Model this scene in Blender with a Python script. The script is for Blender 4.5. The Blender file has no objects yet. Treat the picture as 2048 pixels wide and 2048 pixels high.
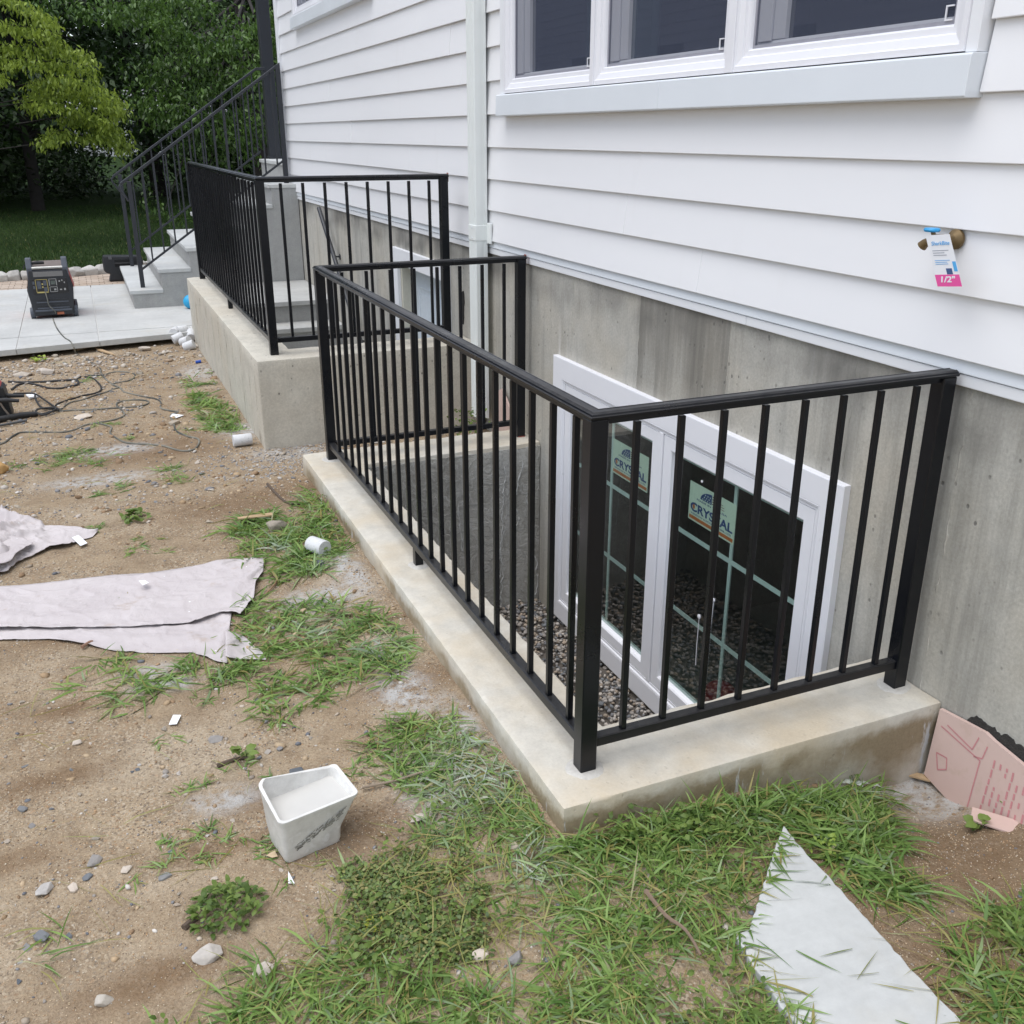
import bpy, bmesh, math, random
import numpy as np
from mathutils import Matrix, Vector, noise as mnoise
random.seed(7)
rng = np.random.default_rng(11)
sc = bpy.context.scene
COL = sc.collection
R = math.radians

# ------------------------------------------------------------------ camera
CAM = np.array([-1.0743, -2.0217, 1.6797])
YAW, PITCH, FPX = 0.4040, 0.3708, 1945.7
fw = np.array([math.sin(YAW)*math.cos(PITCH), math.cos(YAW)*math.cos(PITCH), -math.sin(PITCH)])
rt = np.array([math.cos(YAW), -math.sin(YAW), 0.0])
up = np.cross(rt, fw)
cam = bpy.data.cameras.new('camera')
cam.sensor_width = 36.0
cam.lens = 36.0*FPX/2048.0
cam.clip_start = 0.05
cam.clip_end = 2000
camo = bpy.data.objects.new('camera', cam)
COL.objects.link(camo)
M = Matrix(((rt[0], up[0], -fw[0], CAM[0]), (rt[1], up[1], -fw[1], CAM[1]), (rt[2], up[2], -fw[2], CAM[2]), (0, 0, 0, 1)))
camo.matrix_world = M
sc.camera = camo

# ------------------------------------------------------------------ overcast sky, soft sun, exposure
SUN_EL, SUN_AZ = R(72), R(262)            # azimuth from +Y clockwise: light comes from the yard side
w = bpy.data.worlds.new('World')
sc.world = w
w.use_nodes = True
nt = w.node_tree
bg = nt.nodes['Background']
sky = nt.nodes.new('ShaderNodeTexSky')
sky.sky_type = 'NISHITA'
sky.sun_disc = False
sky.sun_elevation = SUN_EL
sky.sun_rotation = SUN_AZ
sky.air_density = 1.0
sky.dust_density = 1.0
hsv = nt.nodes.new('ShaderNodeHueSaturation')
hsv.inputs['Saturation'].default_value = 0.50
nt.links.new(sky.outputs[0], hsv.inputs['Color'])
nt.links.new(hsv.outputs[0], bg.inputs['Color'])
bg.inputs['Strength'].default_value = 0.15
sd = bpy.data.lights.new('sun', 'SUN')
sd.energy = 1.5
sd.angle = R(60)
sd.color = (1.0, 0.985, 0.965)
suno = bpy.data.objects.new('sun', sd)
COL.objects.link(suno)
sdir = Vector((math.sin(SUN_AZ)*math.cos(SUN_EL), math.cos(SUN_AZ)*math.cos(SUN_EL), math.sin(SUN_EL)))
suno.rotation_euler = sdir.to_track_quat('Z', 'Y').to_euler()
sc.view_settings.view_transform = 'Standard'
sc.view_settings.look = 'None'
sc.view_settings.exposure = 0.70
sc.view_settings.gamma = 1.0
sc.render.engine = 'CYCLES'
sc.cycles.use_denoising = True
sc.cycles.max_bounces = 5
sc.cycles.diffuse_bounces = 3
sc.cycles.glossy_bounces = 3
sc.cycles.use_adaptive_sampling = True
sc.cycles.adaptive_threshold = 0.015
sc.cycles.transparent_max_bounces = 10

# ------------------------------------------------------------------ placing helpers
def ray(px, py):
    return rt*((px-1024)/FPX) - up*((py-1024)/FPX) + fw
def on(px, py, ax, v):
    d = ray(px, py)
    return CAM + d*((v-CAM[ax])/d[ax])
def sm(a, b, t):
    t = np.clip((t-a)/(b-a), 0, 1)
    return t*t*(3-2*t)
_ph = rng.uniform(0, 6.28, (40,))
_dr = rng.uniform(0, 6.28, (40,))
def wob(x, y, f0, n, amp, k0=0):
    s = 0*x
    for i in range(n):
        f = f0*(1.0+0.55*i)
        a = _dr[(k0+i) % 40]
        s = s + np.sin((x*math.cos(a)+y*math.sin(a))*f+_ph[(k0+i) % 40])/(1+0.55*i)
    return amp*s/math.sqrt(n)
def gz0(x, y):
    z = -0.105 - 0.05*sm(2.6, 3.9, y) - 0.045*sm(5.0, 7.3, y)
    z = z + 0.03*np.exp(-((x+0.2)/0.16)**2)*(1-sm(3.0, 3.5, y))*sm(-0.4, 0.1, y)
    z = z - 0.155*np.exp(-((x-1.12)/0.36)**2-((y+0.16)/0.28)**2)
    z = z - 0.05*np.exp(-((x-0.95)/0.5)**2-((y+0.55)/0.4)**2)
    return z
def gz(x, y):
    near = (1-sm(7.0, 7.5, y))
    return gz0(x, y) + near*(wob(x, y, 5.0, 6, 0.007) + wob(x, y, 24.0, 6, 0.0030, 8) + wob(x, y, 75.0, 7, 0.0016, 17))
def gp(px, py):
    z = -0.12
    for _ in range(12):
        p = on(px, py, 2, z)
        z = float(gz(p[0], p[1]))
    p = on(px, py, 2, z)
    return p
def gpoly(pts, s=1932):
    k = 2048.0/s
    return np.array([gp(a*k, b*k)[:2] for a, b in pts])
def inpoly(P, x, y):
    c = np.zeros(x.shape, bool)
    n = len(P)
    for i in range(n):
        x1, y1 = P[i]
        x2, y2 = P[(i+1) % n]
        cond = ((y1 > y) != (y2 > y))
        xi = (x2-x1)*(y-y1)/((y2-y1) if abs(y2-y1) > 1e-12 else 1e-12)+x1
        c ^= cond & (x < xi)
    return c

# ------------------------------------------------------------------ object helpers
WL = {}
class MB:
    def __init__(s):
        s.v = []
        s.f = []
    def add(s, v, f):
        n = len(s.v)
        s.v += [tuple(p) for p in v]
        s.f += [tuple(i+n for i in q) for q in f]
        return s
    def box(s, x0, x1, y0, y1, z0, z1):
        return s.add([(x0, y0, z0), (x1, y0, z0), (x1, y1, z0), (x0, y1, z0), (x0, y0, z1), (x1, y0, z1), (x1, y1, z1), (x0, y1, z1)],
                     [(0, 3, 2, 1), (4, 5, 6, 7), (0, 1, 5, 4), (1, 2, 6, 5), (2, 3, 7, 6), (3, 0, 4, 7)])
    def prism(s, poly, h0, h1, ax=2):
        n = len(poly)
        def P(a, b, h):
            return (a, b, h) if ax == 2 else ((a, h, b) if ax == 1 else (h, a, b))
        v = [P(a, b, h0) for a, b in poly]+[P(a, b, h1) for a, b in poly]
        f = [tuple(range(n-1, -1, -1)), tuple(range(n, 2*n))]+[(i, (i+1) % n, n+(i+1) % n, n+i) for i in range(n)]
        return s.add(v, f)
    def tube(s, path, r, seg=8, cap=True):
        path = [Vector(p) for p in path]
        n = len(path)
        rr = r if hasattr(r, '__len__') else [r]*n
        v = []
        prev = None
        for i, p in enumerate(path):
            t = (path[min(i+1, n-1)]-path[max(i-1, 0)])
            if t.length < 1e-9:
                t = Vector((0, 0, 1))
            t.normalize()
            if prev is None:
                a = Vector((0, 0, 1)) if abs(t.z) < .9 else Vector((1, 0, 0))
                u = t.cross(a).normalized()
            else:
                u = (prev - t*prev.dot(t)).normalized()
            prev = u
            b = t.cross(u)
            for k in range(seg):
                an = 2*math.pi*k/seg
                v.append(p+(u*math.cos(an)+b*math.sin(an))*rr[i])
        f = [(i*seg+k, i*seg+(k+1) % seg, (i+1)*seg+(k+1) % seg, (i+1)*seg+k) for i in range(n-1) for k in range(seg)]
        if cap:
            f += [tuple(range(seg-1, -1, -1)), tuple((n-1)*seg+k for k in range(seg))]
        return s.add(v, f)
    def lathe(s, prof, c, ax=2, seg=20):
        v = []
        for r, h in prof:
            for k in range(seg):
                a = 2*math.pi*k/seg
                q = (r*math.cos(a), r*math.sin(a), h)
                if ax == 0:
                    q = (q[2], q[0], q[1])
                if ax == 1:
                    q = (q[1], q[2], q[0])
                v.append((q[0]+c[0], q[1]+c[1], q[2]+c[2]))
        n = len(prof)
        f = [(i*seg+k, i*seg+(k+1) % seg, (i+1)*seg+(k+1) % seg, (i+1)*seg+k) for i in range(n-1) for k in range(seg)]
        f += [tuple(range(seg-1, -1, -1)), tuple((n-1)*seg+k for k in range(seg))]
        return s.add(v, f)
    def sweep(s, path, prof):
        """prof (offset, height) swept along a horizontal polyline with mitred corners; offset to the left of travel"""
        P = [Vector(p) for p in path]
        n = len(P)
        m = len(prof)
        v = []
        for i in range(n):
            d0 = (P[i]-P[i-1]) if i > 0 else (P[1]-P[0])
            d1 = (P[i+1]-P[i]) if i < n-1 else (P[-1]-P[-2])
            n0 = Vector((-d0.y, d0.x, 0)).normalized()
            n1 = Vector((-d1.y, d1.x, 0)).normalized()
            b = (n0+n1)
            b = b/(b.length_squared)*2 if b.length > 1e-6 else n0
            for o, h in prof:
                v.append(P[i]+b*o+Vector((0, 0, h)))
        f = [(i*m+k, (i+1)*m+k, (i+1)*m+(k+1) % m, i*m+(k+1) % m) for i in range(n-1) for k in range(m)]
        f += [tuple(range(m)), tuple((n-1)*m+k for k in range(m-1, -1, -1))]
        return s.add(v, f)
def fixn(me):
    bm = bmesh.new()
    bm.from_mesh(me)
    bmesh.ops.recalc_face_normals(bm, faces=bm.faces)
    bm.to_mesh(me)
    bm.free()
def tag(o, label=None, cat=None, group=None, kind=None):
    if label:
        o['label'] = label
    if cat:
        o['category'] = cat
    if group:
        o['group'] = group
    if kind:
        o['kind'] = kind
    return o
def thing(name, loc, label, cat, group=None):
    o = bpy.data.objects.new(name, None)
    o.empty_display_size = 0.05
    COL.objects.link(o)
    o.location = loc
    WL[o.name] = Vector(loc)
    return tag(o, label, cat, group)
def link(name, me, parent=None, origin=None, rot=None):
    o = bpy.data.objects.new(name, me)
    COL.objects.link(o)
    og = Vector(origin) if origin is not None else (WL[parent.name] if parent else Vector((0, 0, 0)))
    if parent:
        o.parent = parent
        o.location = og-WL[parent.name]
    else:
        o.location = og
    if rot:
        o.rotation_euler = rot
    WL[o.name] = og
    return o
def obj(name, mb, m, parent=None, origin=None, bevel=0, smooth=False, seg=2):
    """verts of mb are world coordinates; origin is where the object's own origin goes"""
    og = Vector(origin) if origin is not None else (WL[parent.name] if parent else Vector((0, 0, 0)))
    me = bpy.data.meshes.new(name)
    me.from_pydata([(a-og.x, b-og.y, c-og.z) for a, b, c in mb.v], [], mb.f)
    fixn(me)
    me.materials.append(m)
    if smooth:
        me.shade_smooth()
        try:
            me.set_sharp_from_angle(angle=R(40))
        except Exception:
            pass
    o = link(name, me, parent, og)
    if bevel:
        b = o.modifiers.new('bevel', 'BEVEL')
        b.width = bevel
        b.segments = seg
        b.limit_method = 'ANGLE'
    return o
def npmesh(name, V, F, m, col=None, smooth=False, parent=None, origin=None):
    """numpy verts (n,3) and faces (m,k)"""
    og = Vector(origin) if origin is not None else (WL[parent.name] if parent else Vector((0, 0, 0)))
    V = np.asarray(V, dtype=np.float32)-np.array(og, dtype=np.float32)
    F = np.asarray(F, dtype=np.int32)
    k = F.shape[1]
    me = bpy.data.meshes.new(name)
    me.vertices.add(len(V))
    me.vertices.foreach_set('co', V.ravel())
    me.loops.add(F.size)
    me.loops.foreach_set('vertex_index', F.ravel())
    me.polygons.add(len(F))
    me.polygons.foreach_set('loop_start', np.arange(0, F.size, k, dtype=np.int32))
    me.polygons.foreach_set('loop_total', np.full(len(F), k, dtype=np.int32))
    me.update(calc_edges=True)
    me.materials.append(m)
    if col is not None:
        a = me.color_attributes.new('tint', 'FLOAT_COLOR', 'POINT')
        c4 = np.ones((len(V), 4), dtype=np.float32)
        c4[:, :col.shape[1]] = col
        a.data.foreach_set('color', c4.ravel())
    if smooth:
        me.shade_smooth()
    return link(name, me, parent, og)

# ------------------------------------------------------------------ materials
class NT:
    def __init__(s, name):
        s.m = bpy.data.materials.new(name)
        s.m.use_nodes = True
        s.t = s.m.node_tree
        s.p = s.t.nodes['Principled BSDF']
        s.out = s.t.nodes['Material Output']
        s.co = s.n('ShaderNodeTexCoord').outputs['Object']
    def n(s, ty, **kw):
        nd = s.t.nodes.new(ty)
        for k, v in kw.items():
            if k in nd.inputs.keys() if isinstance(k, str) else False:
                nd.inputs[k].default_value = v
            else:
                setattr(nd, k, v)
        return nd
    def l(s, a, b):
        s.t.links.new(a, b)
    def geo(s):
        return s.n('ShaderNodeNewGeometry').outputs['Position']
    def mapp(s, scale=(1, 1, 1), loc=(0, 0, 0), co=None):
        mp = s.n('ShaderNodeMapping')
        mp.inputs['Scale'].default_value = scale
        mp.inputs['Location'].default_value = loc
        s.l(co or s.co, mp.inputs['Vector'])
        return mp.outputs[0]
    def noise(s, scale, detail=4, rough=.55, co=None, out='Fac', dist=0):
        nd = s.n('ShaderNodeTexNoise')
        nd.inputs['Scale'].default_value = scale
        nd.inputs['Detail'].default_value = detail
        nd.inputs['Roughness'].default_value = rough
        nd.inputs['Distortion'].default_value = dist
        s.l(co or s.co, nd.inputs['Vector'])
        return nd.outputs[out]
    def vor(s, scale, co=None, feature='F1', out='Distance', rand=1.0):
        nd = s.n('ShaderNodeTexVoronoi')
        nd.feature = feature
        nd.inputs['Scale'].default_value = scale
        nd.inputs['Randomness'].default_value = rand
        s.l(co or s.co, nd.inputs['Vector'])
        return nd.outputs[out]
    def ramp(s, fac, stops, interp='LINEAR'):
        nd = s.n('ShaderNodeValToRGB')
        nd.color_ramp.interpolation = interp
        e = nd.color_ramp.elements
        while len(e) < len(stops):
            e.new(0.5)
        for i, (p, c) in enumerate(stops):
            e[i].position = p
            e[i].color = (c, c, c, 1) if not hasattr(c, '__len__') else (c[0], c[1], c[2], 1)
        s.l(fac, nd.inputs[0])
        return nd.outputs[0]
    def mix(s, fac, a, b, mode='MIX'):
        nd = s.n('ShaderNodeMix')
        nd.data_type = 'RGBA'
        nd.blend_type = mode
        for ix, v in ((0, fac), (6, a), (7, b)):
            sock = nd.inputs[ix]
            if isinstance(v, (int, float)):
                sock.default_value = v if ix == 0 else (v, v, v, 1)
            elif hasattr(v, '__len__'):
                sock.default_value = (v[0], v[1], v[2], 1)
            else:
                s.l(v, sock)
        return nd.outputs[2]
    def math(s, op, a, b=None, c=None):
        nd = s.n('ShaderNodeMath')
        nd.operation = op
        for i, v in enumerate((a, b, c)):
            if v is None:
                continue
            if isinstance(v, (int, float)):
                nd.inputs[i].default_value = v
            else:
                s.l(v, nd.inputs[i])
        return nd.outputs[0]
    def bump(s, h, strength=.3, dist=.01, normal=None):
        nd = s.n('ShaderNodeBump')
        nd.inputs['Strength'].default_value = strength
        nd.inputs['Distance'].default_value = dist
        s.l(h, nd.inputs['Height'])
        if normal is not None:
            s.l(normal, nd.inputs['Normal'])
        return nd.outputs[0]
    def setc(s, c):
        if hasattr(c, '__len__'):
            s.p.inputs['Base Color'].default_value = (c[0], c[1], c[2], 1)
        else:
            s.l(c, s.p.inputs['Base Color'])
    def setr(s, r):
        if isinstance(r, (int, float)):
            s.p.inputs['Roughness'].default_value = r
        else:
            s.l(r, s.p.inputs['Roughness'])
    def setn(s, nrm):
        s.l(nrm, s.p.inputs['Normal'])
    def attr(s, name='tint'):
        nd = s.n('ShaderNodeAttribute')
        nd.attribute_name = name
        return nd
def plain(name, c, rough=.5, metal=0, var=.12, scale=30, bump=0, spec=.5, bscale=None):
    t = NT(name)
    f = t.noise(scale, 5)
    t.setc(t.mix(f, [x*(1-var) for x in c], [min(1, x*(1+var)) for x in c]))
    t.setr(t.ramp(t.noise(scale*.6, 4), [(.3, max(0, rough-.08)), (.7, min(1, rough+.08))]))
    t.p.inputs['Metallic'].default_value = metal
    t.p.inputs['Specular IOR Level'].default_value = spec
    if bump:
        t.setn(t.bump(t.noise(bscale or scale*3, 5), bump, .004))
    return t.m

def mk_siding():
    t = NT('white_siding_paint')
    g = t.geo()
    f = t.noise(1.6, 4, co=t.mapp((1, .35, 2.0), co=g))
    d = t.noise(60, 3, co=g)
    c = t.mix(f, (.80, .80, .815), (.86, .86, .87))
    streak = t.ramp(t.noise(9, 5, co=t.mapp((1, 1.0, .12), co=g)), [(.62, 0), (.85, 1)])
    c = t.mix(t.math('MULTIPLY', streak, .16), c, (.62, .60, .57))
    t.setc(c)
    t.setr(t.ramp(d, [(.3, .36), (.7, .48)]))
    t.setn(t.bump(t.noise(2.2, 3, co=t.mapp((1, .5, 1.2), co=g)), .10, .006))
    return t.m
def mk_concrete(name, base, streaks=.5, holes=.6, damp=None, stain=False, dirt=None, fk=.30, scale=1.0, warm=(.50, .42, .30), warmth=.35, rough=.85, bumps=.35, pale=.35, seams=None):
    t = NT(name)
    g = t.geo()
    big = t.noise(1.7*scale, 6, .6, co=g)
    mid = t.noise(9*scale, 6, .65, co=g)
    fine = t.noise(85*scale, 4, .7, co=g)
    c = t.mix(t.ramp(mid, [(.28, 0), (.75, 1)]), [x*.80 for x in base], [min(1, x*1.13) for x in base])
    c = t.mix(t.math('MULTIPLY', t.ramp(big, [(.42, 0), (.66, 1)]), warmth), c, warm)
    c = t.mix(fk, c, t.ramp(fine, [(.25, [x*.45 for x in base]), (.75, [min(1, x*1.45) for x in base])]))
    vs = t.noise(1.0, 6, .7, co=t.mapp((7, 7, .45), co=g))
    dk = t.ramp(vs, [(.50, 0), (.72, 1)])
    c = t.mix(t.math('MULTIPLY', dk, streaks), c, [x*.48 for x in base])
    vs2 = t.noise(1.0, 5, .65, co=t.mapp((11, 11, .55), (3, 5, 1), co=g))
    c = t.mix(t.math('MULTIPLY', t.ramp(vs2, [(.63, 0), (.78, 1)]), pale), c, (.66, .66, .66))
    # air holes
    hv = t.vor(26*scale, co=t.mapp((1, 1, .75), co=g))
    hs = t.noise(5, 3, co=g)
    hole = t.math('MULTIPLY', t.ramp(hv, [(.10, 1), (.18, 0)]), t.ramp(hs, [(.47, 0), (.62, 1)]))
    c = t.mix(t.math('MULTIPLY', hole, holes), c, [x*.34 for x in base])
    hgt = t.math('SUBTRACT', t.math('ADD', t.math('MULTIPLY', fine, .35), t.math('MULTIPLY', mid, .6)), t.math('MULTIPLY', hole, .9))
    if seams:
        # formwork panel joints: thin ridges every `seams` metres along y
        sep = t.n('ShaderNodeSeparateXYZ')
        t.l(g, sep.inputs[0])
        u = t.math('ADD', sep.outputs['Y'], t.math('MULTIPLY', t.math('SUBTRACT', t.noise(3.0, 3, co=g), .5), .012))
        fr = t.math('FRACT', t.math('DIVIDE', u, seams))
        ln = t.math('SUBTRACT', 1.0, t.math('MULTIPLY', t.math('ABSOLUTE', t.math('SUBTRACT', fr, .5)), 2.0*seams/.016))
        ln = t.math('MAXIMUM', ln, 0.0)
        brk = t.ramp(t.noise(6, 4, co=g), [(.35, .15), (.6, 1)])
        ln = t.math('MULTIPLY', ln, brk)
        c = t.mix(t.math('MULTIPLY', ln, .55), c, [x*.5 for x in base])
        hgt = t.math('ADD', hgt, t.math('MULTIPLY', ln, 1.2))
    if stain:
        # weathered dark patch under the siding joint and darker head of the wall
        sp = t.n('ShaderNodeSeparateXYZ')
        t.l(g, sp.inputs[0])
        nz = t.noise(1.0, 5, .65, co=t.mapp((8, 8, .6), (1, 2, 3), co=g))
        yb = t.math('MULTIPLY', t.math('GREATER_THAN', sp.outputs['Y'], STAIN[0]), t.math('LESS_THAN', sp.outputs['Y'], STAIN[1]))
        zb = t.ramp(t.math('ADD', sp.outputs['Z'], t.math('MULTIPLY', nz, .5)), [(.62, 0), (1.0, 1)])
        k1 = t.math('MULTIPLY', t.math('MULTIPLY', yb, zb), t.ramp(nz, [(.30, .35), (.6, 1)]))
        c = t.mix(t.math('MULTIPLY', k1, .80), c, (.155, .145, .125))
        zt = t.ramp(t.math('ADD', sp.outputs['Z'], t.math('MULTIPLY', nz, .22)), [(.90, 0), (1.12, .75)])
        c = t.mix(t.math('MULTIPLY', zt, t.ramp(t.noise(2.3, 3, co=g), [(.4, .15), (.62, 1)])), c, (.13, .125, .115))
    if dirt is not None:
        # splashed soil below an uneven line, and pale cement splatter at the edges
        sp = t.n('ShaderNodeSeparateXYZ')
        t.l(g, sp.inputs[0])
        nn = t.noise(7, 5, .65, co=g)
        lv = t.math('ADD', sp.outputs['Z'], t.math('MULTIPLY', t.math('SUBTRACT', nn, .5), .12))
        mk_ = t.ramp(t.math('MULTIPLY', lv, -8.0), [(dirt[0], 0), (dirt[1], 1)])
        c = t.mix(t.math('MULTIPLY', mk_, t.ramp(t.noise(3.1, 4, .6, co=g), [(.36, .25), (.55, .95)])), c, t.mix(fine, (.20, .150, .088), (.36, .29, .185)))
        sl = t.ramp(t.noise(1, 5, .7, co=t.mapp((16, 16, 3), (2, 7, 1), co=g)), [(.60, 0), (.66, .85)])
        c = t.mix(t.math('MULTIPLY', sl, mk_), c, (.60, .60, .60))
    if damp is not None:
        sep = t.n('ShaderNodeSeparateXYZ')
        t.l(g, sep.inputs[0])
        zz = t.math('ADD', sep.outputs['Z'], t.math('MULTIPLY', t.math('SUBTRACT', t.noise(14, 5, co=g), .5), .10))
        mask = t.math('LESS_THAN', zz, damp)
        c = t.mix(mask, c, (.035, .033, .03))
    t.setc(c)
    t.setr(rough)
    t.p.inputs['Specular IOR Level'].default_value = .3
    t.setn(t.bump(hgt, bumps, .008))
    return t.m
def mk_ground():
    t = NT('dirt')
    g = t.geo()
    a = t.attr()
    sep = t.n('ShaderNodeSeparateColor')
    t.l(a.outputs['Color'], sep.inputs[0])
    big = t.noise(1.3, 5, .6, co=g)
    mid = t.noise(8, 5, .65, co=g)
    fine = t.noise(150, 3, .75, co=g)
    grit = t.vor(150, co=g, out='Color')
    c = t.mix(t.ramp(big, [(.35, 0), (.65, 1)]), (.345, .252, .158), (.475, .37, .25))
    c = t.mix(t.ramp(mid, [(.30, .85), (.60, 0)]), c, (.205, .138, .083))
    c = t.mix(t.ramp(t.noise(2.4, 5, .65, co=t.mapp((1, 1, 1), (4, 2, 0), co=g)), [(.50, 0), (.68, .7)]), c, (.54, .45, .335))
    gs = t.n('ShaderNodeSeparateColor')
    t.l(grit, gs.inputs[0])
    gm = t.ramp(t.noise(4.5, 4, .6, co=t.mapp((1, 1, 1), (9, 4, 0), co=g)), [(.38, .15), (.62, 1)])
    c = t.mix(t.math('MULTIPLY', t.ramp(gs.outputs[0], [(.74, 0), (.78, .75)]), gm), c, (.60, .51, .39))
    c = t.mix(t.math('MULTIPLY', t.ramp(gs.outputs[1], [(.82, 0), (.86, .8)]), gm), c, (.13, .105, .082))
    c = t.mix(t.math('MULTIPLY', t.ramp(gs.outputs[2], [(.95, 0), (.97, .7)]), gm), c, (.42, .22, .10))
    c = t.mix(.32, c, t.ramp(fine, [(.30, (.10, .070, .042)), (.72, (.62, .50, .36))]))
    br = t.noise(22, 4, .7, co=g)
    wet = t.math('MULTIPLY', sep.outputs[1], t.ramp(br, [(.3, .6), (.6, 1)]))
    c = t.mix(wet, c, (.185, .115, .063))
    dust = t.math('MULTIPLY', sep.outputs[0], t.ramp(br, [(.36, 0), (.58, 1)]))
    c = t.mix(dust, c, t.mix(fine, (.40, .39, .37), (.62, .61, .59)))
    t.setc(c)
    t.setr(.95)
    t.p.inputs['Specular IOR Level'].default_value = .12
    h = t.math('ADD', t.math('MULTIPLY', fine, .55), t.math('ADD', t.math('MULTIPLY', br, .9), t.math('MULTIPLY', gs.outputs[0], .35)))
    t.setn(t.bump(h, .9, .014))
    return t.m
def mk_leaf(name, c0, c1, trans=.3, rough=.5, dust=None):
    t = NT(name)
    a = t.attr()
    sep = t.n('ShaderNodeSeparateColor')
    t.l(a.outputs['Color'], sep.inputs[0])
    c = t.mix(sep.outputs[0], c0, c1)
    c = t.mix(sep.outputs[1], c, (.36, .30, .11))
    if dust:
        c = t.mix(sep.outputs[2], c, dust)
    t.setc(c)
    t.setr(rough)
    t.p.inputs['Specular IOR Level'].default_value = .35
    tr = t.n('ShaderNodeBsdfTranslucent')
    t.l(c, tr.inputs['Color'])
    mx = t.n('ShaderNodeMixShader')
    mx.inputs[0].default_value = trans
    t.l(t.p.outputs[0], mx.inputs[1])
    t.l(tr.outputs[0], mx.inputs[2])
    t.l(mx.outputs[0], t.out.inputs['Surface'])
    return t.m
def mk_glass(name, tint, refl=1.0, ior=1.5, rough=.0):
    t = NT(name)
    tr = t.n('ShaderNodeBsdfTransparent')
    tr.inputs['Color'].default_value = (*tint, 1)
    gl = t.n('ShaderNodeBsdfGlossy')
    gl.inputs['Roughness'].default_value = rough
    fr = t.n('ShaderNodeFresnel')
    bf = t.n('ShaderNodeNewGeometry').outputs['Backfacing']
    t.l(t.math('ADD', ior, t.math('MULTIPLY', bf, 1.0/ior-ior)), fr.inputs['IOR'])
    mx = t.n('ShaderNodeMixShader')
    t.l(t.math('MULTIPLY', fr.outputs[0], refl), mx.inputs[0])
    t.l(tr.outputs[0], mx.inputs[1])
    t.l(gl.outputs[0], mx.inputs[2])
    t.l(mx.outputs[0], t.out.inputs['Surface'])
    return t.m
def mk_screen():
    t = NT('insect_screen_mesh')
    tr = t.n('ShaderNodeBsdfTransparent')
    df = t.n('ShaderNodeBsdfDiffuse')
    df.inputs['Color'].default_value = (.10, .115, .165, 1)  # bluish reflection of the upper panes is put into the mesh colour
    mx = t.n('ShaderNodeMixShader')
    mx.inputs[0].default_value = .46
    t.l(tr.outputs[0], mx.inputs[1])
    t.l(df.outputs[0], mx.inputs[2])
    t.l(mx.outputs[0], t.out.inputs['Surface'])
    return t.m
def mk_stone(name, stops, scale=6):
    t = NT(name)
    oi = t.n('ShaderNodeObjectInfo').outputs['Random']
    c = t.ramp(oi, stops)
    f = t.noise(40, 5, .65)
    c = t.mix(.45, c, t.mix(f, (.12, .11, .10), (.70, .66, .60)), 'OVERLAY')
    t.setc(c)
    t.setr(.85)
    t.setn(t.bump(t.noise(70, 5, .7), .5, .004))
    return t.m
def mk_tintstone(name):
    t = NT(name)
    a = t.attr()
    f = t.noise(90, 4, .65, co=t.geo())
    c = t.mix(.35, a.outputs['Color'], t.mix(f, (.15, .14, .13), (.75, .72, .68)), 'OVERLAY')
    t.setc(c)
    t.setr(.82)
    t.p.inputs['Specular IOR Level'].default_value = .3
    t.setn(t.bump(f, .4, .003))
    return t.m
def mk_blackpaint(name='black_gloss_paint', c=(.0032, .0042, .0070), rough=.30):
    t = NT(name)
    g = t.geo()
    f = t.noise(3.5, 5, co=g)
    d = t.noise(120, 4, co=g)
    dust = t.ramp(t.noise(7, 6, .7, co=g), [(.62, 0), (.88, .05)])
    sp = t.n('ShaderNodeSeparateXYZ')
    t.l(t.n('ShaderNodeNewGeometry').outputs['Normal'], sp.inputs[0])
    up_ = t.math('MULTIPLY', t.math('GREATER_THAN', sp.outputs['Z'], .6), t.ramp(t.noise(30, 5, .7, co=g), [(.3, .02), (.75, .14)]))  # dust on upward faces, its pale colour doubling as a painted highlight on tops
    t.setc(t.mix(t.math('MAXIMUM', dust, up_), c, (.24, .225, .20)))
    t.setr(t.ramp(f, [(.3, rough-.07), (.7, rough+.10)]))
    t.p.inputs['Specular IOR Level'].default_value = .38
    t.setn(t.bump(d, .06, .002))
    return t.m
def mk_bluestone(name, base=(.36, .385, .395)):
    t = NT(name)
    g = t.geo()
    a = t.noise(2.0, 6, .6, co=g)
    b = t.noise(22, 6, .7, co=g)
    ln = t.noise(1.0, 5, .6, co=t.mapp((1.2, 16, 8), co=g))
    oi = t.n('ShaderNodeObjectInfo').outputs['Random']
    c = t.mix(t.ramp(a, [(.35, 0), (.7, 1)]), [x*.86 for x in base], [x*1.14 for x in base])
    c = t.mix(t.math('MULTIPLY', t.ramp(ln, [(.5, 0), (.72, 1)]), .35), c, [x*1.30 for x in base])
    c = t.mix(.22, c, t.ramp(b, [(.25, [x*.5 for x in base]), (.8, [x*1.5 for x in base])]))
    c = t.mix(t.ramp(t.noise(3.3, 5, co=t.mapp((1, 1, 1), (7, 3, 2), co=g)), [(.58, 0), (.75, .35)]), c, (.45, .40, .31))
    c = t.mix(t.math('MULTIPLY', oi, .22), c, [x*1.25 for x in base])
    t.setc(c)
    t.setr(.72)
    t.setn(t.bump(b, .25, .004))
    return t.m

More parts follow.
